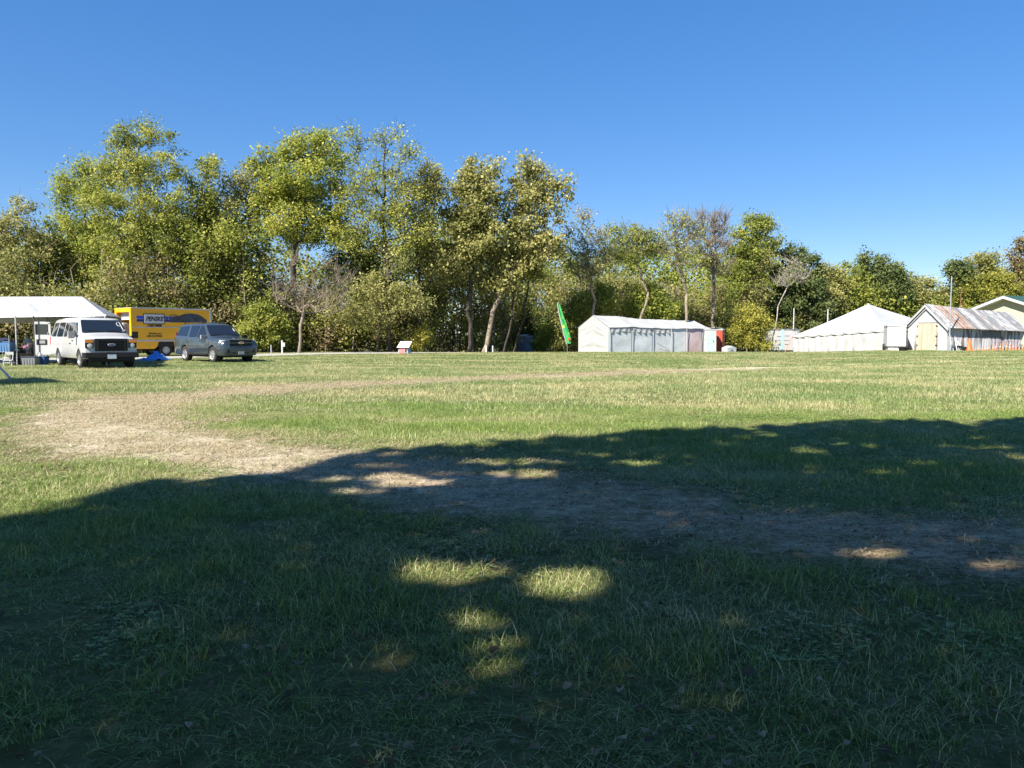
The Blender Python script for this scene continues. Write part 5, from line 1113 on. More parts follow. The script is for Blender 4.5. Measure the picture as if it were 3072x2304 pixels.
def wall_panel():
    p = P(2700, 1000, 68.8); z = zgf(p.x, 68.8); root = empty('white_trailer', 'plain white trailer box between the peaked tent and the old shed', 'trailer', (p.x, 70.0, z), math.radians(-20))
    MB().box((.1, 0, 1.25), (1.5, 3.2, 1.75)).build('trailer_box', M['wht'], root, bevel=.03)
    MB().box((.1, 0, 2.17), (1.62, 3.3, .09), Matrix.Rotation(.05, 3, 'Y')).build('roof', M['wht'], root, bevel=.02)
    MB().box((.1, 0, .2), (1.3, 2.9, .34)).build('skirt', mat('pale_skirt', (.6, .6, .56), .8, var=.3, scale=3), root)
    for s in (-1, 1): MB().lathe([(.001, -.09), (.26, -.09), (.3, -.05), (.3, .05), (.26, .09), (.001, .09)], (s * .72, .4, .3), 'x', 16).build('wheel', M['rubber'], root, smooth=40)
    p = P(2709, 1049, 66.5); z = zgf(p.x, 66.5); t = empty('black_tub', 'low black tub on the grass in front of the white trailer', 'tub', (p.x, 66.5, z))
    mb = MB(); mb.lathe([(.001, .02), (.26, .02), (.3, .0), (.36, .26), (.4, .27), (.4, .3), (.33, .3), (.28, .06), (.001, .05)], n=20); mb.build('tub', M['black'], t, smooth=40)
    mb = MB(); mb.path([(-.35, 0, .28), (-.1, .0, .36), (.1, 0, .34), (.3, .0, .3)], .03); mb.build('rope', M['blk'], t)
    p = P(2353, 1015, 82); z = zgf(p.x, 82); r = empty('enclosed_trailer', 'white enclosed trailer with a pale teal strip left of the peaked tent', 'trailer', (p.x, 82, z), math.radians(8))
    b = MB().box((.42, 1.2, 1.65), (2.9, 2.2, 2.1)).build('trailer_box', M['wht'], r, bevel=.04)
    MB().box((-.15, .09, 1.75), (.28, .03, 2.06)).build('teal_strip', mat('teal_strip', (.35, .62, .6), .5), b)
    mb = MB()
    for z_ in (1.2, 2.1): mb.box((-.55, .085, z_), (.45, .03, .05)); mb.box((.35, .085, z_ + .05), (.5, .03, .05))
    mb.build('hinge', M['steel'], b); MB().box((-.2, .085, 1.66), (1.6, .02, .03)).build('seam', M['grey'], b)
    MB().box((.5, 1.2, 2.83), (3.05, 2.25, .07)).build('roof', M['gal'], r, bevel=.01); MB().box((.5, .3, .5), (2.6, .3, .4)).build('chassis', M['under'], r)
    for x in (-.4, 1.2): MB().lathe([(.001, -.1), (.3, -.1), (.34, -.05), (.34, .05), (.3, .1), (.001, .1)], (x, .35, .34), 'y', 16).build('wheel', M['rubber'], r, smooth=40)
wall_panel()

# ------------------------------------------------------------------ old shed
def shed():
    K, Lc = np.array([37.6, 67.]), np.array([36.0, 70.4]); n = (K - Lc) / np.linalg.norm(K - Lc); e = np.array([-n[1], n[0]]); e = e if e[0] > 0 else -e
    Ln = 11.; R, Q = K + e * Ln, Lc + e * Ln; O = Vector((K[0], K[1], zgf(*K))); root = empty('old_shed', 'weathered white wooden shed with patched rusty metal roof', 'shed', tuple(O)); L = lambda p, z: Vector((p[0], p[1], z)) - O
    def plank(name, base, wear, sc, dens):
        m = D.materials.new(name); m.use_nodes = True; t = m.node_tree; b = t.nodes['Principled BSDF']; tc = t.nodes.new('ShaderNodeTexCoord'); mp = t.nodes.new('ShaderNodeMapping'); mp.inputs['Scale'].default_value = (4, 4, .5)
        nn = t.nodes.new('ShaderNodeTexNoise'); nn.inputs['Scale'].default_value = sc; nn.inputs['Detail'].default_value = 6; r = ramp(t, [(dens, base), (dens + .12, wear)])
        t.links.new(tc.outputs['Object'], mp.inputs[0]); t.links.new(mp.outputs[0], nn.inputs['Vector']); t.links.new(nn.outputs[0], r.inputs[0]); t.links.new(r.outputs[0], b.inputs['Base Color']); b.inputs['Roughness'].default_value = .9; return m
    pw = plank('peeling_white_boards', (.44, .44, .43), (.14, .13, .115), .8, .55); pw2 = plank('worn_white_boards', (.5, .5, .51), (.13, .125, .12), .8, .49); pd = plank('bare_door_boards', (.44, .385, .29), (.36, .3, .21), 1., .5)
    eK, eR, pk0, pk1 = 2.3, 1.98, 4.02, 3.42; W_ = np.linalg.norm(K - Lc)
    # boards, gable (each board a little proud or shy so edges read)
    mb = MB(); nb = 22
    for i in range(nb):
        s0, s1 = i / nb, (i + .93) / nb; p, q = Lc + (K - Lc) * s0, Lc + (K - Lc) * s1
        zt = lambda s: eK + (pk0 - eK) * (1 - abs(2 * s - 1))
        o = random.uniform(0, .02)
        mb.slab([L(p, zgf(*p)), L(q, zgf(*q)), L(q, zt(s1)), L(p, zt(s0))], (-e[0] * (.03 + o), -e[1] * (.03 + o), 0))
    mb.slab([L(Lc, zgf(*Lc)), L(K, zgf(*K)), L(K, eK), L((K + Lc) / 2, pk0), L(Lc, eK)], (e[0] * .05, e[1] * .05, 0))
    gw = mb.build('gable_wall', pw, root)
    mb = MB(); nb = 62
    for i in range(nb):
        s0, s1 = i / nb, (i + .80) / nb; sb = .86  # the far end leans out: its foot is shorter than its head
        p, q = K + e * Ln * s0, K + e * Ln * s1; pb, qb = K + e * Ln * s0 * (1 - .1 * s0), K + e * Ln * s1 * (1 - .1 * s1); o = .02 + random.uniform(0, .03)
        mb.slab([L(pb, zgf(*pb)), L(qb, zgf(*qb)), L(q, eK + (eR - eK) * s1), L(p, eK + (eR - eK) * s0)], (n[0] * o, n[1] * o, 0))
    pb = K + e * Ln * .9
    mb.slab([L(K, zgf(*K)), L(pb, zgf(*pb)), L(R, eR), L(K, eK)], (-n[0] * .05, -n[1] * .05, 0))
    sw = mb.build('side_wall', pw2, root)
    mb = MB(); mb.slab([L(Lc, zgf(*Lc)), L(Q, zgf(*Q)), L(Q, eR), L(Lc, eK)], (n[0] * .05, n[1] * .05, 0)); mb.build('back_wall', pw2, root)
    mb = MB(); qb = Q - e * .9; mb.slab([L(pb, zgf(*pb)), L(qb, zgf(*qb)), L(Q, eR), L((R + Q) / 2, pk1), L(R, eR)], (-e[0] * .05, -e[1] * .05, 0)); mb.build('end_wall', pw2, root)
    # roof sheets, overhanging, corrugated, rust by real patches of sheet
    rm = D.materials.new('patched_metal_roof'); rm.use_nodes = True; t = rm.node_tree; b = t.nodes['Principled BSDF']; at = t.nodes.new('ShaderNodeAttribute'); at.attribute_name = 'tint'; tc = t.nodes.new('ShaderNodeTexCoord')
    nn = t.nodes.new('ShaderNodeTexNoise'); nn.inputs['Scale'].default_value = 2.2; nn.inputs['Detail'].default_value = 8; nn.inputs['Roughness'].default_value = .7; t.links.new(tc.outputs['Object'], nn.inputs['Vector'])
    ad = t.nodes.new('ShaderNodeMath'); ad.operation = 'MULTIPLY_ADD'; ad.inputs[1].default_value = .9; t.links.new(nn.outputs[0], ad.inputs[0]); t.links.new(at.outputs['Fac'], ad.inputs[2])
    r = ramp(t, [(.3, (.16, .16, .16)), (.45, (.25, .25, .25)), (.58, (.44, .44, .43)), (.7, (.32, .27, .23)), (.84, (.27, .14, .085)), (1, (.17, .08, .05))]); t.links.new(ad.outputs[0], r.inputs[0]); t.links.new(r.outputs[0], b.inputs['Base Color']); b.inputs['Roughness'].default_value = .6; b.inputs['Metallic'].default_value = .15
    mb = MB(); T = []; r0, r1 = (K + Lc) / 2 - e * .35, (R + Q) / 2 + e * .3
    for side in (1, -1):
        k0, k1 = (K, R) if side > 0 else (Lc, Q); nseg = 26
        for i in range(nseg):
            s0, s1 = i / nseg, (i + 1) / nseg; base = -.02 + random.uniform(-.14, .12)
            if side > 0 and .07 < s0 < .29: base = random.uniform(.2, .38)
            elif random.random() < .12: base = random.uniform(.1, .22)
            def pt(s, t_):
                a = (k0 - e * .35) + (k1 - k0 + e * .65) * s + n * side * .4; rr = r0 + (r1 - r0) * s; p = rr + (a - rr) * t_
                ze = (eK + (eR - eK) * s) - .38; zr = (pk0 + .08) + (pk1 - pk0) * s - .06 * math.sin(math.pi * s); return L(p, zr + (ze + .06 - zr) * t_)
            m_ = 6; up = Vector((0, 0, .02 + random.uniform(0, .03)))
            for j in range(m_):
                t0, t1 = j / m_, (j + 1) / m_; o = len(mb.f)
                mb.slab([pt(s0, t0), pt(s1, t0), pt(s1, t1), pt(s0, t1)], up); T += [base + random.uniform(-.05, .05)] * (len(mb.f) - o)
            mb.tube(pt(s0, 0) + up, pt(s0, 1) + up, .022, n=4); T += [base] * 6
    me = mb.build('roof', rm, mesh_only=True); at = me.attributes.new('tint', 'FLOAT', 'FACE'); at.data.foreach_set('value', T[:len(me.polygons)] + [0] * (len(me.polygons) - len(T))); add_mesh('roof', me, rm, root)
    # barge boards
    for P1 in (K, Lc):
        sd = n if P1 is K else -n; a = L((K + Lc) / 2 - e * .38, pk0 + .02); b_ = L(P1 - e * .38 + sd * .4, eK - .36); mb = MB(); mb.slab([a, b_, b_ - Vector((0, 0, .16)), a - Vector((0, 0, .18))], (-e[0] * .03, -e[1] * .03, 0)); mb.build('barge_board', M['wht'], root)
    # door
    c0, c1 = Lc + (K - Lc) * .27, Lc + (K - Lc) * .76; mb = MB()
    for i in range(9):
        p, q = c0 + (c1 - c0) * i / 9, c0 + (c1 - c0) * (i + .93) / 9; mb.slab([L(p, zgf(*p) + .05) - Vector((*e, 0)) * .06, L(q, zgf(*q) + .05) - Vector((*e, 0)) * .06, L(q, 2.42) - Vector((*e, 0)) * .06, L(p, 2.42) - Vector((*e, 0)) * .06], (-e[0] * .04, -e[1] * .04, 0))
    d = mb.build('door', pd, root)
    mb = MB(); mb.slab([L(c0, 2.44) - Vector((*e, 0)) * .06, L(c1, 2.44) - Vector((*e, 0)) * .06, L(c1, 2.5) - Vector((*e, 0)) * .06, L(c0, 2.5) - Vector((*e, 0)) * .06], (-e[0] * .06, -e[1] * .06, 0)); mb.build('door_rail', M['steel'], root)
    mb = MB()
    for c_ in (c0, c1):
        for z in (.5, 1.3, 2.2): mb.box(L(c_, z) - Vector((*e, 0)) * .12, (.12, .12, .05))
    mb.build('hinge', M['black'], d)
    # slats over painted inner shade and dark window in the side wall
    a0, a1 = K + e * Ln * .42, K + e * Ln * .655; mb = MB(); mb.slab([L(a0, 1.18) + Vector((*n, 0)) * .055, L(a1, 1.18) + Vector((*n, 0)) * .055, L(a1, 1.72) + Vector((*n, 0)) * .055, L(a0, 1.72) + Vector((*n, 0)) * .055], (*(n * .02), 0)); o = mb.build('louvre', mat('opening_shade', (.05, .05, .055), .9), root)
    mb = MB()
    for i in range(16):
        p, q = a0 + (a1 - a0) * i / 16, a0 + (a1 - a0) * (i + .45) / 16; mb.slab([L(p, 1.2) + Vector((*n, 0)) * .078, L(q, 1.2) + Vector((*n, 0)) * .078, L(q, 1.7) + Vector((*n, 0)) * .078, L(p, 1.7) + Vector((*n, 0)) * .078], (*(n * .02), 0))
    mb.build('slat', M['grey'], o)
    a0, a1 = K + e * Ln * .66, K + e * Ln * .70; mb = MB(); mb.slab([L(a0, 1.0) + Vector((*n, 0)) * .055, L(a1, 1.0) + Vector((*n, 0)) * .055, L(a1, 1.85) + Vector((*n, 0)) * .055, L(a0, 1.85) + Vector((*n, 0)) * .055], (*(n * .03), 0)); mb.build('window', M['glass'], root)
    # pipes, cones and clutter along the wall
    pipes = [(.012, 1.95, .05, 'thick white pipe leaning on the shed corner, tallest of the pipes'), (.03, 1.1, .045, 'second white pipe from the shed corner, short'), (.075, 1.35, .045, 'third white pipe leaning on the shed wall, behind the tall pole'),
             (.10, 1.1, .04, 'fourth white pipe from the shed corner'), (.125, .85, .04, 'fifth white pipe from the shed corner'), (.15, .6, .04, 'shortest white pipe leaning nearest the tall cone')]
    for s, h, r_, lab in pipes:
        p = K + e * Ln * s + n * .42; z = zgf(*p); mb = MB(); mb.tube((0, 0, 0), Vector((-n[0] * .33, -n[1] * .33, h)), r_, n=10, caps=False); mb.tube((0, 0, 0), Vector((-n[0] * .33, -n[1] * .33, h)), r_ * .8, n=10, caps=False); o = mb.build('pipe', M['wht'], smooth=60); o.location = (p[0], p[1], z); tag(o, lab, 'pipe', 'white pipes leaning on the shed')
    cm = mat('cone_orange', (.72, .2, .06), .5, var=.2, scale=5)
    def cone(h, band):
        root = D.objects.new('traffic_cone', None); COL.objects.link(root); root['category'] = 'traffic cone'
        k = h / .7; mb = MB(); mb.box((0, 0, .02 * k), (.38 * k, .38 * k, .04 * k)); mb.build('base', cm if not band else M['black'], root, bevel=.008)
        mb = MB(); mb.lathe([(.14 * k, .04 * k), (.03 * k, h), (.022 * k, h), (.12 * k, .04 * k)], n=16); mb.build('cone_body', cm, root, smooth=50)
        if band: mb = MB(); mb.lathe([(.092 * k, .34 * k), (.075 * k, .44 * k)], n=16); mb.v = [(x * 1.06, y * 1.06, z) for x, y, z in mb.v]; mb.build('reflective_band', M['wht'], root, smooth=50)
        return root
    def cp(src):
        r = src.copy(); COL.objects.link(r)
        for ch in src.children:
            q = ch.copy(); COL.objects.link(q); q.parent = r
        return r
    big = cone(1.1, False); p = K + e * Ln * .19 + n * .62; big.location = (p[0], p[1], zgf(*p)); tag(big, 'tallest orange traffic cone, standing left of the row by the shed', 'traffic cone', 'traffic cones along the shed wall')
    big2 = cp(big); p = K + e * Ln * .235 + n * .4; big2.location = (p[0], p[1], zgf(*p)); big2.scale = (.95, .95, .8); tag(big2, 'tall shaded orange cone just behind the tallest cone')
    sm = cone(.45, True); ords = ['first', 'second', 'third', 'fourth', 'fifth', 'sixth', 'seventh', 'eighth', 'ninth', 'tenth', 'eleventh', 'twelfth', 'thirteenth', 'fourteenth']
    hs = [.8, .75, .8, 1.1, 1.1, 1.3, 1.4, 1.0, 1.5, 1.1, 1.3, .9, .8, 1.2]
    for i in range(14):
        o = sm if i == 0 else cp(sm); s = .285 + i * .049; p = K + e * Ln * s * (1 - .1 * s) + n * (.75 + .1 * random.random()); o.location = (p[0], p[1], zgf(*p)); o.scale = (1, 1, hs[i]); o.rotation_euler = (0, 0, random.random()); tag(o, f'small banded orange cone, {ords[i]} from the left in the row along the shed', 'traffic cone', 'traffic cones along the shed wall')
    pkm = mat('faded_pink', (.26, .14, .18), .7, var=.3, scale=6)
    for i in range(9):
        s = .58 + i * .042; p = K + e * Ln * s * (1 - .1 * s) + n * .35; mb = MB(); mb.tube((0, 0, 0), (0, 0, .75), .015); mb.lathe([(.001, .9), (.045, .86), (.05, .8), (.04, .72), (.001, .7)], n=10); mb.tube((-.12, 0, 0), (.12, 0, 0.02), .03)
        o = mb.build('marker_post', pkm, smooth=50); o.location = (p[0], p[1], zgf(*p)); tag(o, f'pink knobbed marker post, {ords[i]} from the left behind the small cones', 'marker post', 'pink posts along the shed')
    # dark heap by the corner
    p = K + e * Ln * .14 + n * .25; mb = MB()
    for i in range(7): mb.box((random.uniform(-.7, .7) * e[0], random.uniform(-.7, .7) * e[1], .18 + .1 * (i % 2)), (.3, .2, .35), Matrix.Rotation(random.random() * 3, 3, 'Z'))
    o = mb.build('crate_pile', M['blk']); o.location = (p[0], p[1], zgf(*p)); tag(o, 'dark pile of boxes low against the shed wall behind the pipes', 'pile')
shed()

def pole(name, u, v0, v1, Y, r, m, label, cat='pole', bottom=True):
    a = P(u, v0, Y); z = zgf(a.x, Y) if bottom else P(u, v1, Y).z; mb = MB(); mb.tube((0, 0, 0), (0, 0, a.z - z), r, r * .8, 10); mb.tube((0, 0, 0), (0, 0, .03), r * 2, r * 2, 10); mb.lathe([(r * .8, a.z - z), (r, a.z - z + .02), (.001, a.z - z + .06)], n=10)
    o = mb.build(name, m, smooth=50); o.location = (a.x, Y, z); tag(o, label, cat)
pole('antenna_pole', 2855, 830, 1052, 65.8, .05, M['gal'], 'tall grey metal pole standing in front of the old shed')
pole('antenna_pole', 2884, 862, 1052, 76, .035, mat('brown_pole', (.2, .1, .07), .8), 'thin brown pole rising behind the shed ridge')
pole('flag_pole', 2382, 926, 1052, 83, .07, M['wht'], 'white pole rising beside the left corner of the peaked tent')
pole('flag_pole', 2484, 928, 1052, 86, .08, M['wht'], 'white pole rising behind the left slope of the peaked tent')
pole('marker_post', 2790, 1022, 1055, 64, .008, M['steel'], 'thin wire stake in the grass before the shed door')

def yellow_building():
    e = np.array([.905, .425]); n = np.array([.425, -.905]); pk = np.array([54.2, 85.]); hw = 6.8; Kc, Lc = pk + n * hw, pk - n * hw; Ln = 20; O = Vector((Kc[0], Kc[1], zgf(*Kc))); root = empty('yellow_building', 'cream yellow hall with dark green metal roof and white trim', 'building', tuple(O)); L = lambda p, z: Vector((p[0], p[1], z)) - O
    ez, pz = 3.05, 5.45; mb = MB(); y = mat('cream_siding', (.5, .47, .32), .75, var=.05, scale=2)
    mb.slab([L(Lc, zgf(*Lc)), L(Kc, zgf(*Kc)), L(Kc, ez), L(pk, pz), L(Lc, ez)], (e[0] * .2, e[1] * .2, 0)); K2, L2 = Kc + e * Ln, Lc + e * Ln
    mb.slab([L(Kc + e * .21, zgf(*Kc)), L(K2, zgf(*K2)), L(K2, ez), L(Kc + e * .21, ez)], (-n[0] * .2, -n[1] * .2, 0)); mb.slab([L(Lc + e * .21, zgf(*Lc)), L(L2, zgf(*L2)), L(L2, ez), L(Lc + e * .21, ez)], (n[0] * .2, n[1] * .2, 0))
    mb.slab([L(L2, zgf(*L2)), L(K2, zgf(*K2)), L(K2, ez), L(pk + e * Ln, pz), L(L2, ez)], (-e[0] * .2, -e[1] * .2, 0)); w = mb.build('wall', y, root)
    gm = mat('green_metal_roof', (.04, .1, .085), .4, metal=.3); mb = MB(); ov = -e * .8
    for c in (Kc, Lc):
        sd = n if c is Kc else -n; q = c + sd * .6; dz = (pz - ez) / hw * .6; m_ = 30
        mb.slab([L(pk + ov, pz + .16), L(q + ov, ez - dz + .16), L(q + e * Ln, ez - dz + .16), L(pk + e * Ln, pz + .16)], (0, 0, .06))
        for i in range(m_): s = i / m_ * Ln; mb.tube(L(pk + ov + e * s, pz + .23), L(q + ov + e * s, ez - dz + .23), .03, n=4)
    mb.build('roof', gm, root)
    mb = MB()
    for c in (Kc, Lc):
        sd = n if c is Kc else -n; q = c + sd * .6; dz = (pz - ez) / hw * .6; o2 = ov * 1.03
        mb.slab([L(pk + o2, pz + .2), L(q + o2, ez - dz + .2), L(q + o2, ez - dz - .1), L(pk + o2, pz - .1)], (e[0] * .05, e[1] * .05, 0))
    mb.build('fascia', M['wht'], root)
    mb = MB()
    for c in (Kc, Lc):
        sd = n if c is Kc else -n; q = c + sd * .6; dz = (pz - ez) / hw * .6
        mb.slab([L(pk + ov * .97, pz - .12), L(q + ov * .97, ez - dz - .12), L(q, ez - dz - .12), L(pk, pz - .12)], (0, 0, .04))
    mb.build('soffit', mat('soffit_grey', (.4, .42, .4), .8), root)
    MB().box(L(pk + n * 2 + e * 1.2, pz - .2), (.25, .25, .5)).build('vent', M['gal'], root)
    p = P(3056, 1045, 75.5); mb = MB(); mb.lathe([(1.35, 0), (.9, .1), (.45, .34), (.12, .62), (.001, .68)], n=22)
    mb.v = [(x * (1 + .1 * math.sin(5 * math.atan2(y, x))), y * .8, z) for x, y, z in mb.v]; o = mb.build('grey_tarp_heap', mat('grey_tarp', (.13, .14, .16), .8, var=.3, scale=3), smooth=30); o.location = (p.x, 75.5, zgf(p.x, 75.5)); tag(o, 'low grey peaked tarp heap at the foot of the yellow building', 'heap')
yellow_building()

# ------------------------------------------------------------------ small things
def feather_flag():
    Y = 62.5; a = P(1702, 1056, Y); z = zgf(a.x, Y); root = empty('feather_flag', 'tall leaning green feather flag with yellow and red design', 'flag', (a.x, Y, z)); O = Vector((a.x, Y, z))
    m = D.materials.new('flag_print'); m.use_nodes = True; t = m.node_tree; b = t.nodes['Principled BSDF']; tc = t.nodes.new('ShaderNodeTexCoord'); nn = t.nodes.new('ShaderNodeTexVoronoi'); nn.inputs['Scale'].default_value = 3.2; r = ramp(t, [(.0, (.75, .62, .05)), (.28, (.55, .6, .05)), (.38, (.06, .4, .08)), (1, (.02, .3, .1))])
    t.links.new(tc.outputs['Object'], nn.inputs['Vector']); t.links.new(nn.outputs['Distance'], r.inputs[0]); t.links.new(r.outputs[0], b.inputs['Base Color']); b.inputs['Roughness'].default_value = .7
    left = [(1701, 1031), (1694, 1008), (1686, 975), (1679, 945), (1675, 922), (1674, 912), (1676, 907)]
    right = [(1713, 1030), (1711, 1008), (1702, 980), (1693, 955), (1685, 932), (1681, 915), (1676, 907)]
    def f(s, t_):
        k = t_ * 6; i = min(5, int(k)); g = k - i; l = P(*[left[i][q] + (left[i + 1][q] - left[i][q]) * g for q in (0, 1)], Y); r_ = P(*[right[i][q] + (right[i + 1][q] - right[i][q]) * g for q in (0, 1)], Y + .1)
        p = l.lerp(r_, s); p.y += .05 * math.sin(s * 5 + t_ * 9); return p - O
    mb = MB(); mb.cloth(f, 6, 24, .006); c = mb.build('flag_cloth', m, root, smooth=60)
    mb = MB(); mb.path([P(u, v, Y) - O + Vector((-.03, 0, 0)) for u, v in left], .03, 6); mb.build('flag_sleeve', M['wht'], root, smooth=50)
    mb = MB(); mb.path([Vector((0, 0, 0)), P(1701, 1031, Y) - O], .018, 6); mb.lathe([(.2, 0), (.2, .03), (.001, .04)], n=12); mb.build('pole', M['steel'], root)
    k = P(1708, 1018, Y) - O; mb = MB(); mb.box(k + Vector((-.02, -.06, 0)), (.16, .02, .2)); mb.build('red_mark', M['red'], c)
feather_flag()
def sign_stand():
    Y = 57.; p = P(1213, 1058, Y); root = empty('sign_stand', 'small stand with tilted white board over a pink panel', 'sign', (p.x, Y, zgf(p.x, Y)), math.radians(-6))
    s = Y / F; pk = mat('faded_red_panel', (.62, .2, .2), .6, var=.35, scale=4)
    MB().slab([(-.50, -.3, .42), (.42, -.3, .42), (.58, .08, .88), (-.30, .08, .88)], (.0, -.03, .03)).build('board', M['wht'], root)
    MB().slab([(-.38, -.25, .03), (.10, -.25, .03), (.15, -.2, .42), (-.28, -.2, .42)], (0, -.03, 0)).build('panel', pk, root)
    MB().slab([(.2, -.2, .02), (.52, .1, .02), (.42, .1, .42), (.2, -.1, .42)], (0, -.03, 0)).build('panel', M['gal'], root)
    for x, y in ((-.4, -.28), (.3, -.28), (.48, .1), (-.3, .1)): MB().tube((x, y, 0), (x * .8, y * .5, .5), .02).build('leg', M['gal'], root)
sign_stand()
def posts():
    for u, v0, Y, w, lab in ((846, 1022, 56.5, .10, 'white utility post with box, right of the grey car'), (813, 1036, 56, .07, 'short grey utility post next to the white one'), (1458, 1037, 61.5, .14, 'short white post at the foot of the leaning pale trunk'), (1478, 1038, 62.3, .09, 'narrow pale post right of the leaning pale trunk')):
        a = P(u, v0, Y); z = zgf(a.x, Y); h = a.z - z; mb = MB(); mb.box((0, 0, h / 2), (w, w, h)); mb.box((0, 0, h + .015), (w * 1.25, w * 1.25, .03)); 
        if u == 846: mb.box((.12, -.03, h * .7), (.2, .12, .3))
        o = mb.build('utility_post', M['gal'] if u == 813 else M['plate']if u == 1478 else M['wht'], bevel=.008); o.location = (a.x, Y, z); tag(o, lab, 'post')
posts()
def tarp():
    c = G(455, 1083); m = mat('blue_tarp', (.08, .32, .85), .35, var=.35, scale=2.5, spec=.6); mb = MB()
    def f(s, t):
        x = (s - .5) * 1.55; y = (t - .5) * 1.1; r1 = math.hypot(x - .25, y * 1.1); z = .42 * max(0, 1 - r1 / .55) ** 1.1 + .14 * abs(float(fbm(s * 6, t * 6, 90)) - .5) * 4 * min(1, 4 * min(s, 1 - s)) * min(1, 4 * min(t, 1 - t)) + .10 * max(0, 1 - abs(x - .62) / .3)
        z += .05 * abs(math.sin(math.atan2(y, x - .25) * 5)) * (z > .05); return (x, y, max(.012, z))
    mb.grid(f, 44, 30); o = mb.build('blue_tarp', m); o.location = (c[0], c[1], 0); tag(o, 'crumpled bright blue tarp lying on the grass between the van and the car', 'tarp')
tarp()
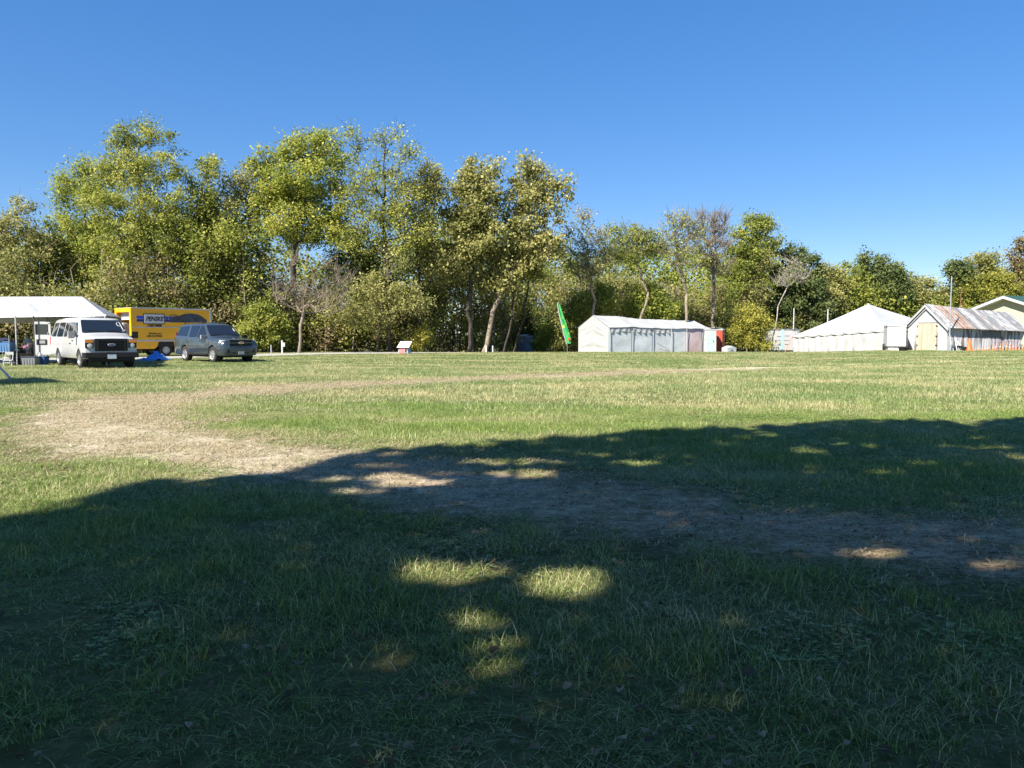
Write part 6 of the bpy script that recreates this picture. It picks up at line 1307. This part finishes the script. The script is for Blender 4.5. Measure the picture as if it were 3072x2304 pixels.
def camp():
    """goods under the left tent"""
    Y = 34.6; X = lambda u, y=Y: P(u, 1000, y).x; k = Y / F
    bl = mat('tote_blue', (.03, .1, .3), .5, var=.15, scale=3); gy = mat('tote_grey', (.17, .18, .19), .5, var=.1, scale=3); nv = mat('dark_cloth', (.02, .025, .06), .9, var=.4, scale=6); cb = mat('cardboard', (.3, .22, .14), .9, var=.2, scale=3)
    def tote(name, label, x, y, w, d, h, m, z=0, lid=None, rz=0., cat='storage bin'):
        r = empty(name, label, cat, (x, y, z), rz); mb = MB(); v = []
        mb.box((0, 0, h / 2), (w * .86, d * .86, h)); 
        for i in range(4): mb.v[4 + i] = (mb.v[4 + i][0] * 1.14, mb.v[4 + i][1] * 1.14, mb.v[4 + i][2])
        for x_ in (-.3, -.1, .1, .3): mb.box((x_ * w, -d * .47, h * .45), (.02, .03, h * .75))
        mb.build('bin', m, r, bevel=.012); mb = MB(); mb.box((0, 0, h), (w * 1.06, d * 1.06, .04)); mb.build('rim', lid or m, r, bevel=.01); return r
    tote('storage_bin', 'grey plastic storage tote on the grass under the tent, front one', X(90, 34.2), 34.2, .62, .45, .40, gy, lid=mat('navy_lid', (.03, .035, .08), .5))
    tote('storage_bin', 'blue plastic storage tote beside the grey tote', X(124, 34.6), 34.6, .42, .40, .40, bl)
    tote('cardboard_box', 'brown cardboard box behind the grey tote with clothes piled on top', X(80, 35.0), 35.0, .52, .4, .52, cb, cat='box')
    tote('storage_bin', 'dark navy tote in the shade left of the cardboard box', X(50, 35.1), 35.1, .40, .4, .42, nv)
    # wire rack holding a blue basket
    r = empty('wire_rack', 'light metal wire rack under the tent at the left edge', 'rack', (X(16, 34.4), 34.4, 0)); w = .62
    for x_, y_ in ((-w / 2, -.25), (w / 2, -.25), (-w / 2, .25), (w / 2, .25)): MB().tube((x_, y_, 0), (x_, y_, 1.0 + .35 * (x_ > 0)), .016).build('leg', M['steel'], r)
    mb = MB()
    for z in (.62, .35, .12):
        mb.path([(-w / 2, -.25, z), (w / 2, -.25, z), (w / 2, .25, z), (-w / 2, .25, z), (-w / 2, -.25, z)], .012, 5)
        for i in range(1, 7): x_ = -w / 2 + w * i / 7; mb.tube((x_, -.25, z), (x_, .25, z), .006, n=4)
    mb.build('shelf', M['steel'], r)
    tote('storage_bin', 'large blue tub heaped with dark blue cloth on the wire rack', X(15, 34.4), 34.4, .60, .45, .42, mat('tub_blue', (.09, .2, .38), .5, var=.1, scale=3), z=.635)
    def blob(name, label, x, y, z, rx, ry, rz, m, cat, seed, m2=None):
        bm = bmesh.new(); bmesh.ops.create_icosphere(bm, subdivisions=4, radius=1)
        for v in bm.verts:
            d = v.co.normalized(); k_ = 1 + .55 * (float(fbm(d.x * 2.5 + 5, d.y * 2.5 + d.z * 3, seed, 3)) - .5); v.co = Vector((d.x * rx * k_, d.y * ry * k_, max(-.02, d.z * rz * k_)))
        me = D.meshes.new(name); bm.to_mesh(me); bm.free(); me.polygons.foreach_set('use_smooth', [True] * len(me.polygons)); o = add_mesh(name, me, m); o.location = (x, y, z); tag(o, label, cat); return o
    blob('cloth_heap', 'dark blue cloth heaped on top of the blue tub', X(16, 34.4), 34.4, 1.08, .33, .26, .16, nv, 'cloth', 3)
    blob('clothes_heap', 'heap of black and pink clothes on the cardboard box', X(84, 35.0), 35.0, .56, .38, .3, .40, mat('black_pink_cloth', (.03, .03, .035), .9, col2=(.5, .16, .3), scale=2.6, lo=.36, hi=.42), 'clothes', 4)
    blob('duffel_bag', 'dark green duffel bag on the navy tote', X(48, 35.1), 35.1, .46, .24, .22, .26, mat('green_bag', (.05, .075, .06), .8, var=.3, scale=4), 'bag', 5)
    blob('white_bag', 'small white plastic bag on the blue tote', X(116, 34.6), 34.6, .43, .09, .09, .16, M['wht'], 'bag', 6)
    # folding table with plank top, white cloth figure on it
    t = empty('folding_table', 'narrow wooden table behind the heaped boxes', 'table', (X(66, 35.9), 35.9, 0)); MB().box((0, 0, .98), (1.0, .5, .04)).build('table_top', mat('pine_board', (.5, .36, .16), .7, var=.2, scale=3, stretch=(1, 6, 6)), t)
    for x_, y_ in ((-.45, -.2), (.45, -.2), (-.45, .2), (.45, .2)): MB().tube((x_, y_, 0), (x_, y_, .96), .018).build('leg', M['steel'], t)
    b = blob('white_cloth', 'bunched white cloth lying on the wooden table', X(83, 35.9), 35.9, 1.0, .2, .14, .2, M['wht'], 'cloth', 8)
    b2 = blob('white_bottle', 'small white bottle standing above the bunched cloth', X(79, 36.05), 36.05, 1.0, .07, .07, .46, M['wht'], 'bottle', 12)
    # white folding chair
    c = empty('folding_chair', 'white metal folding chair under the wire rack side', 'chair', (X(22, 33.9), 33.9, 0), .3)
    MB().box((0, 0, .25), (.34, .3, .03)).build('seat', M['wht'], c)
    for x_ in (-.15, .15):
        MB().path([(x_, -.16, 0), (x_, .14, .5), (x_, .17, .62)], .015).build('leg', M['wht'], c); MB().tube((x_, .17, 0), (x_, -.12, .28), .015).build('leg', M['wht'], c)
    MB().box((0, .17, .56), (.32, .03, .12)).build('backrest', M['wht'], c)
camp()
print('LEAVES', NLEAF[0])
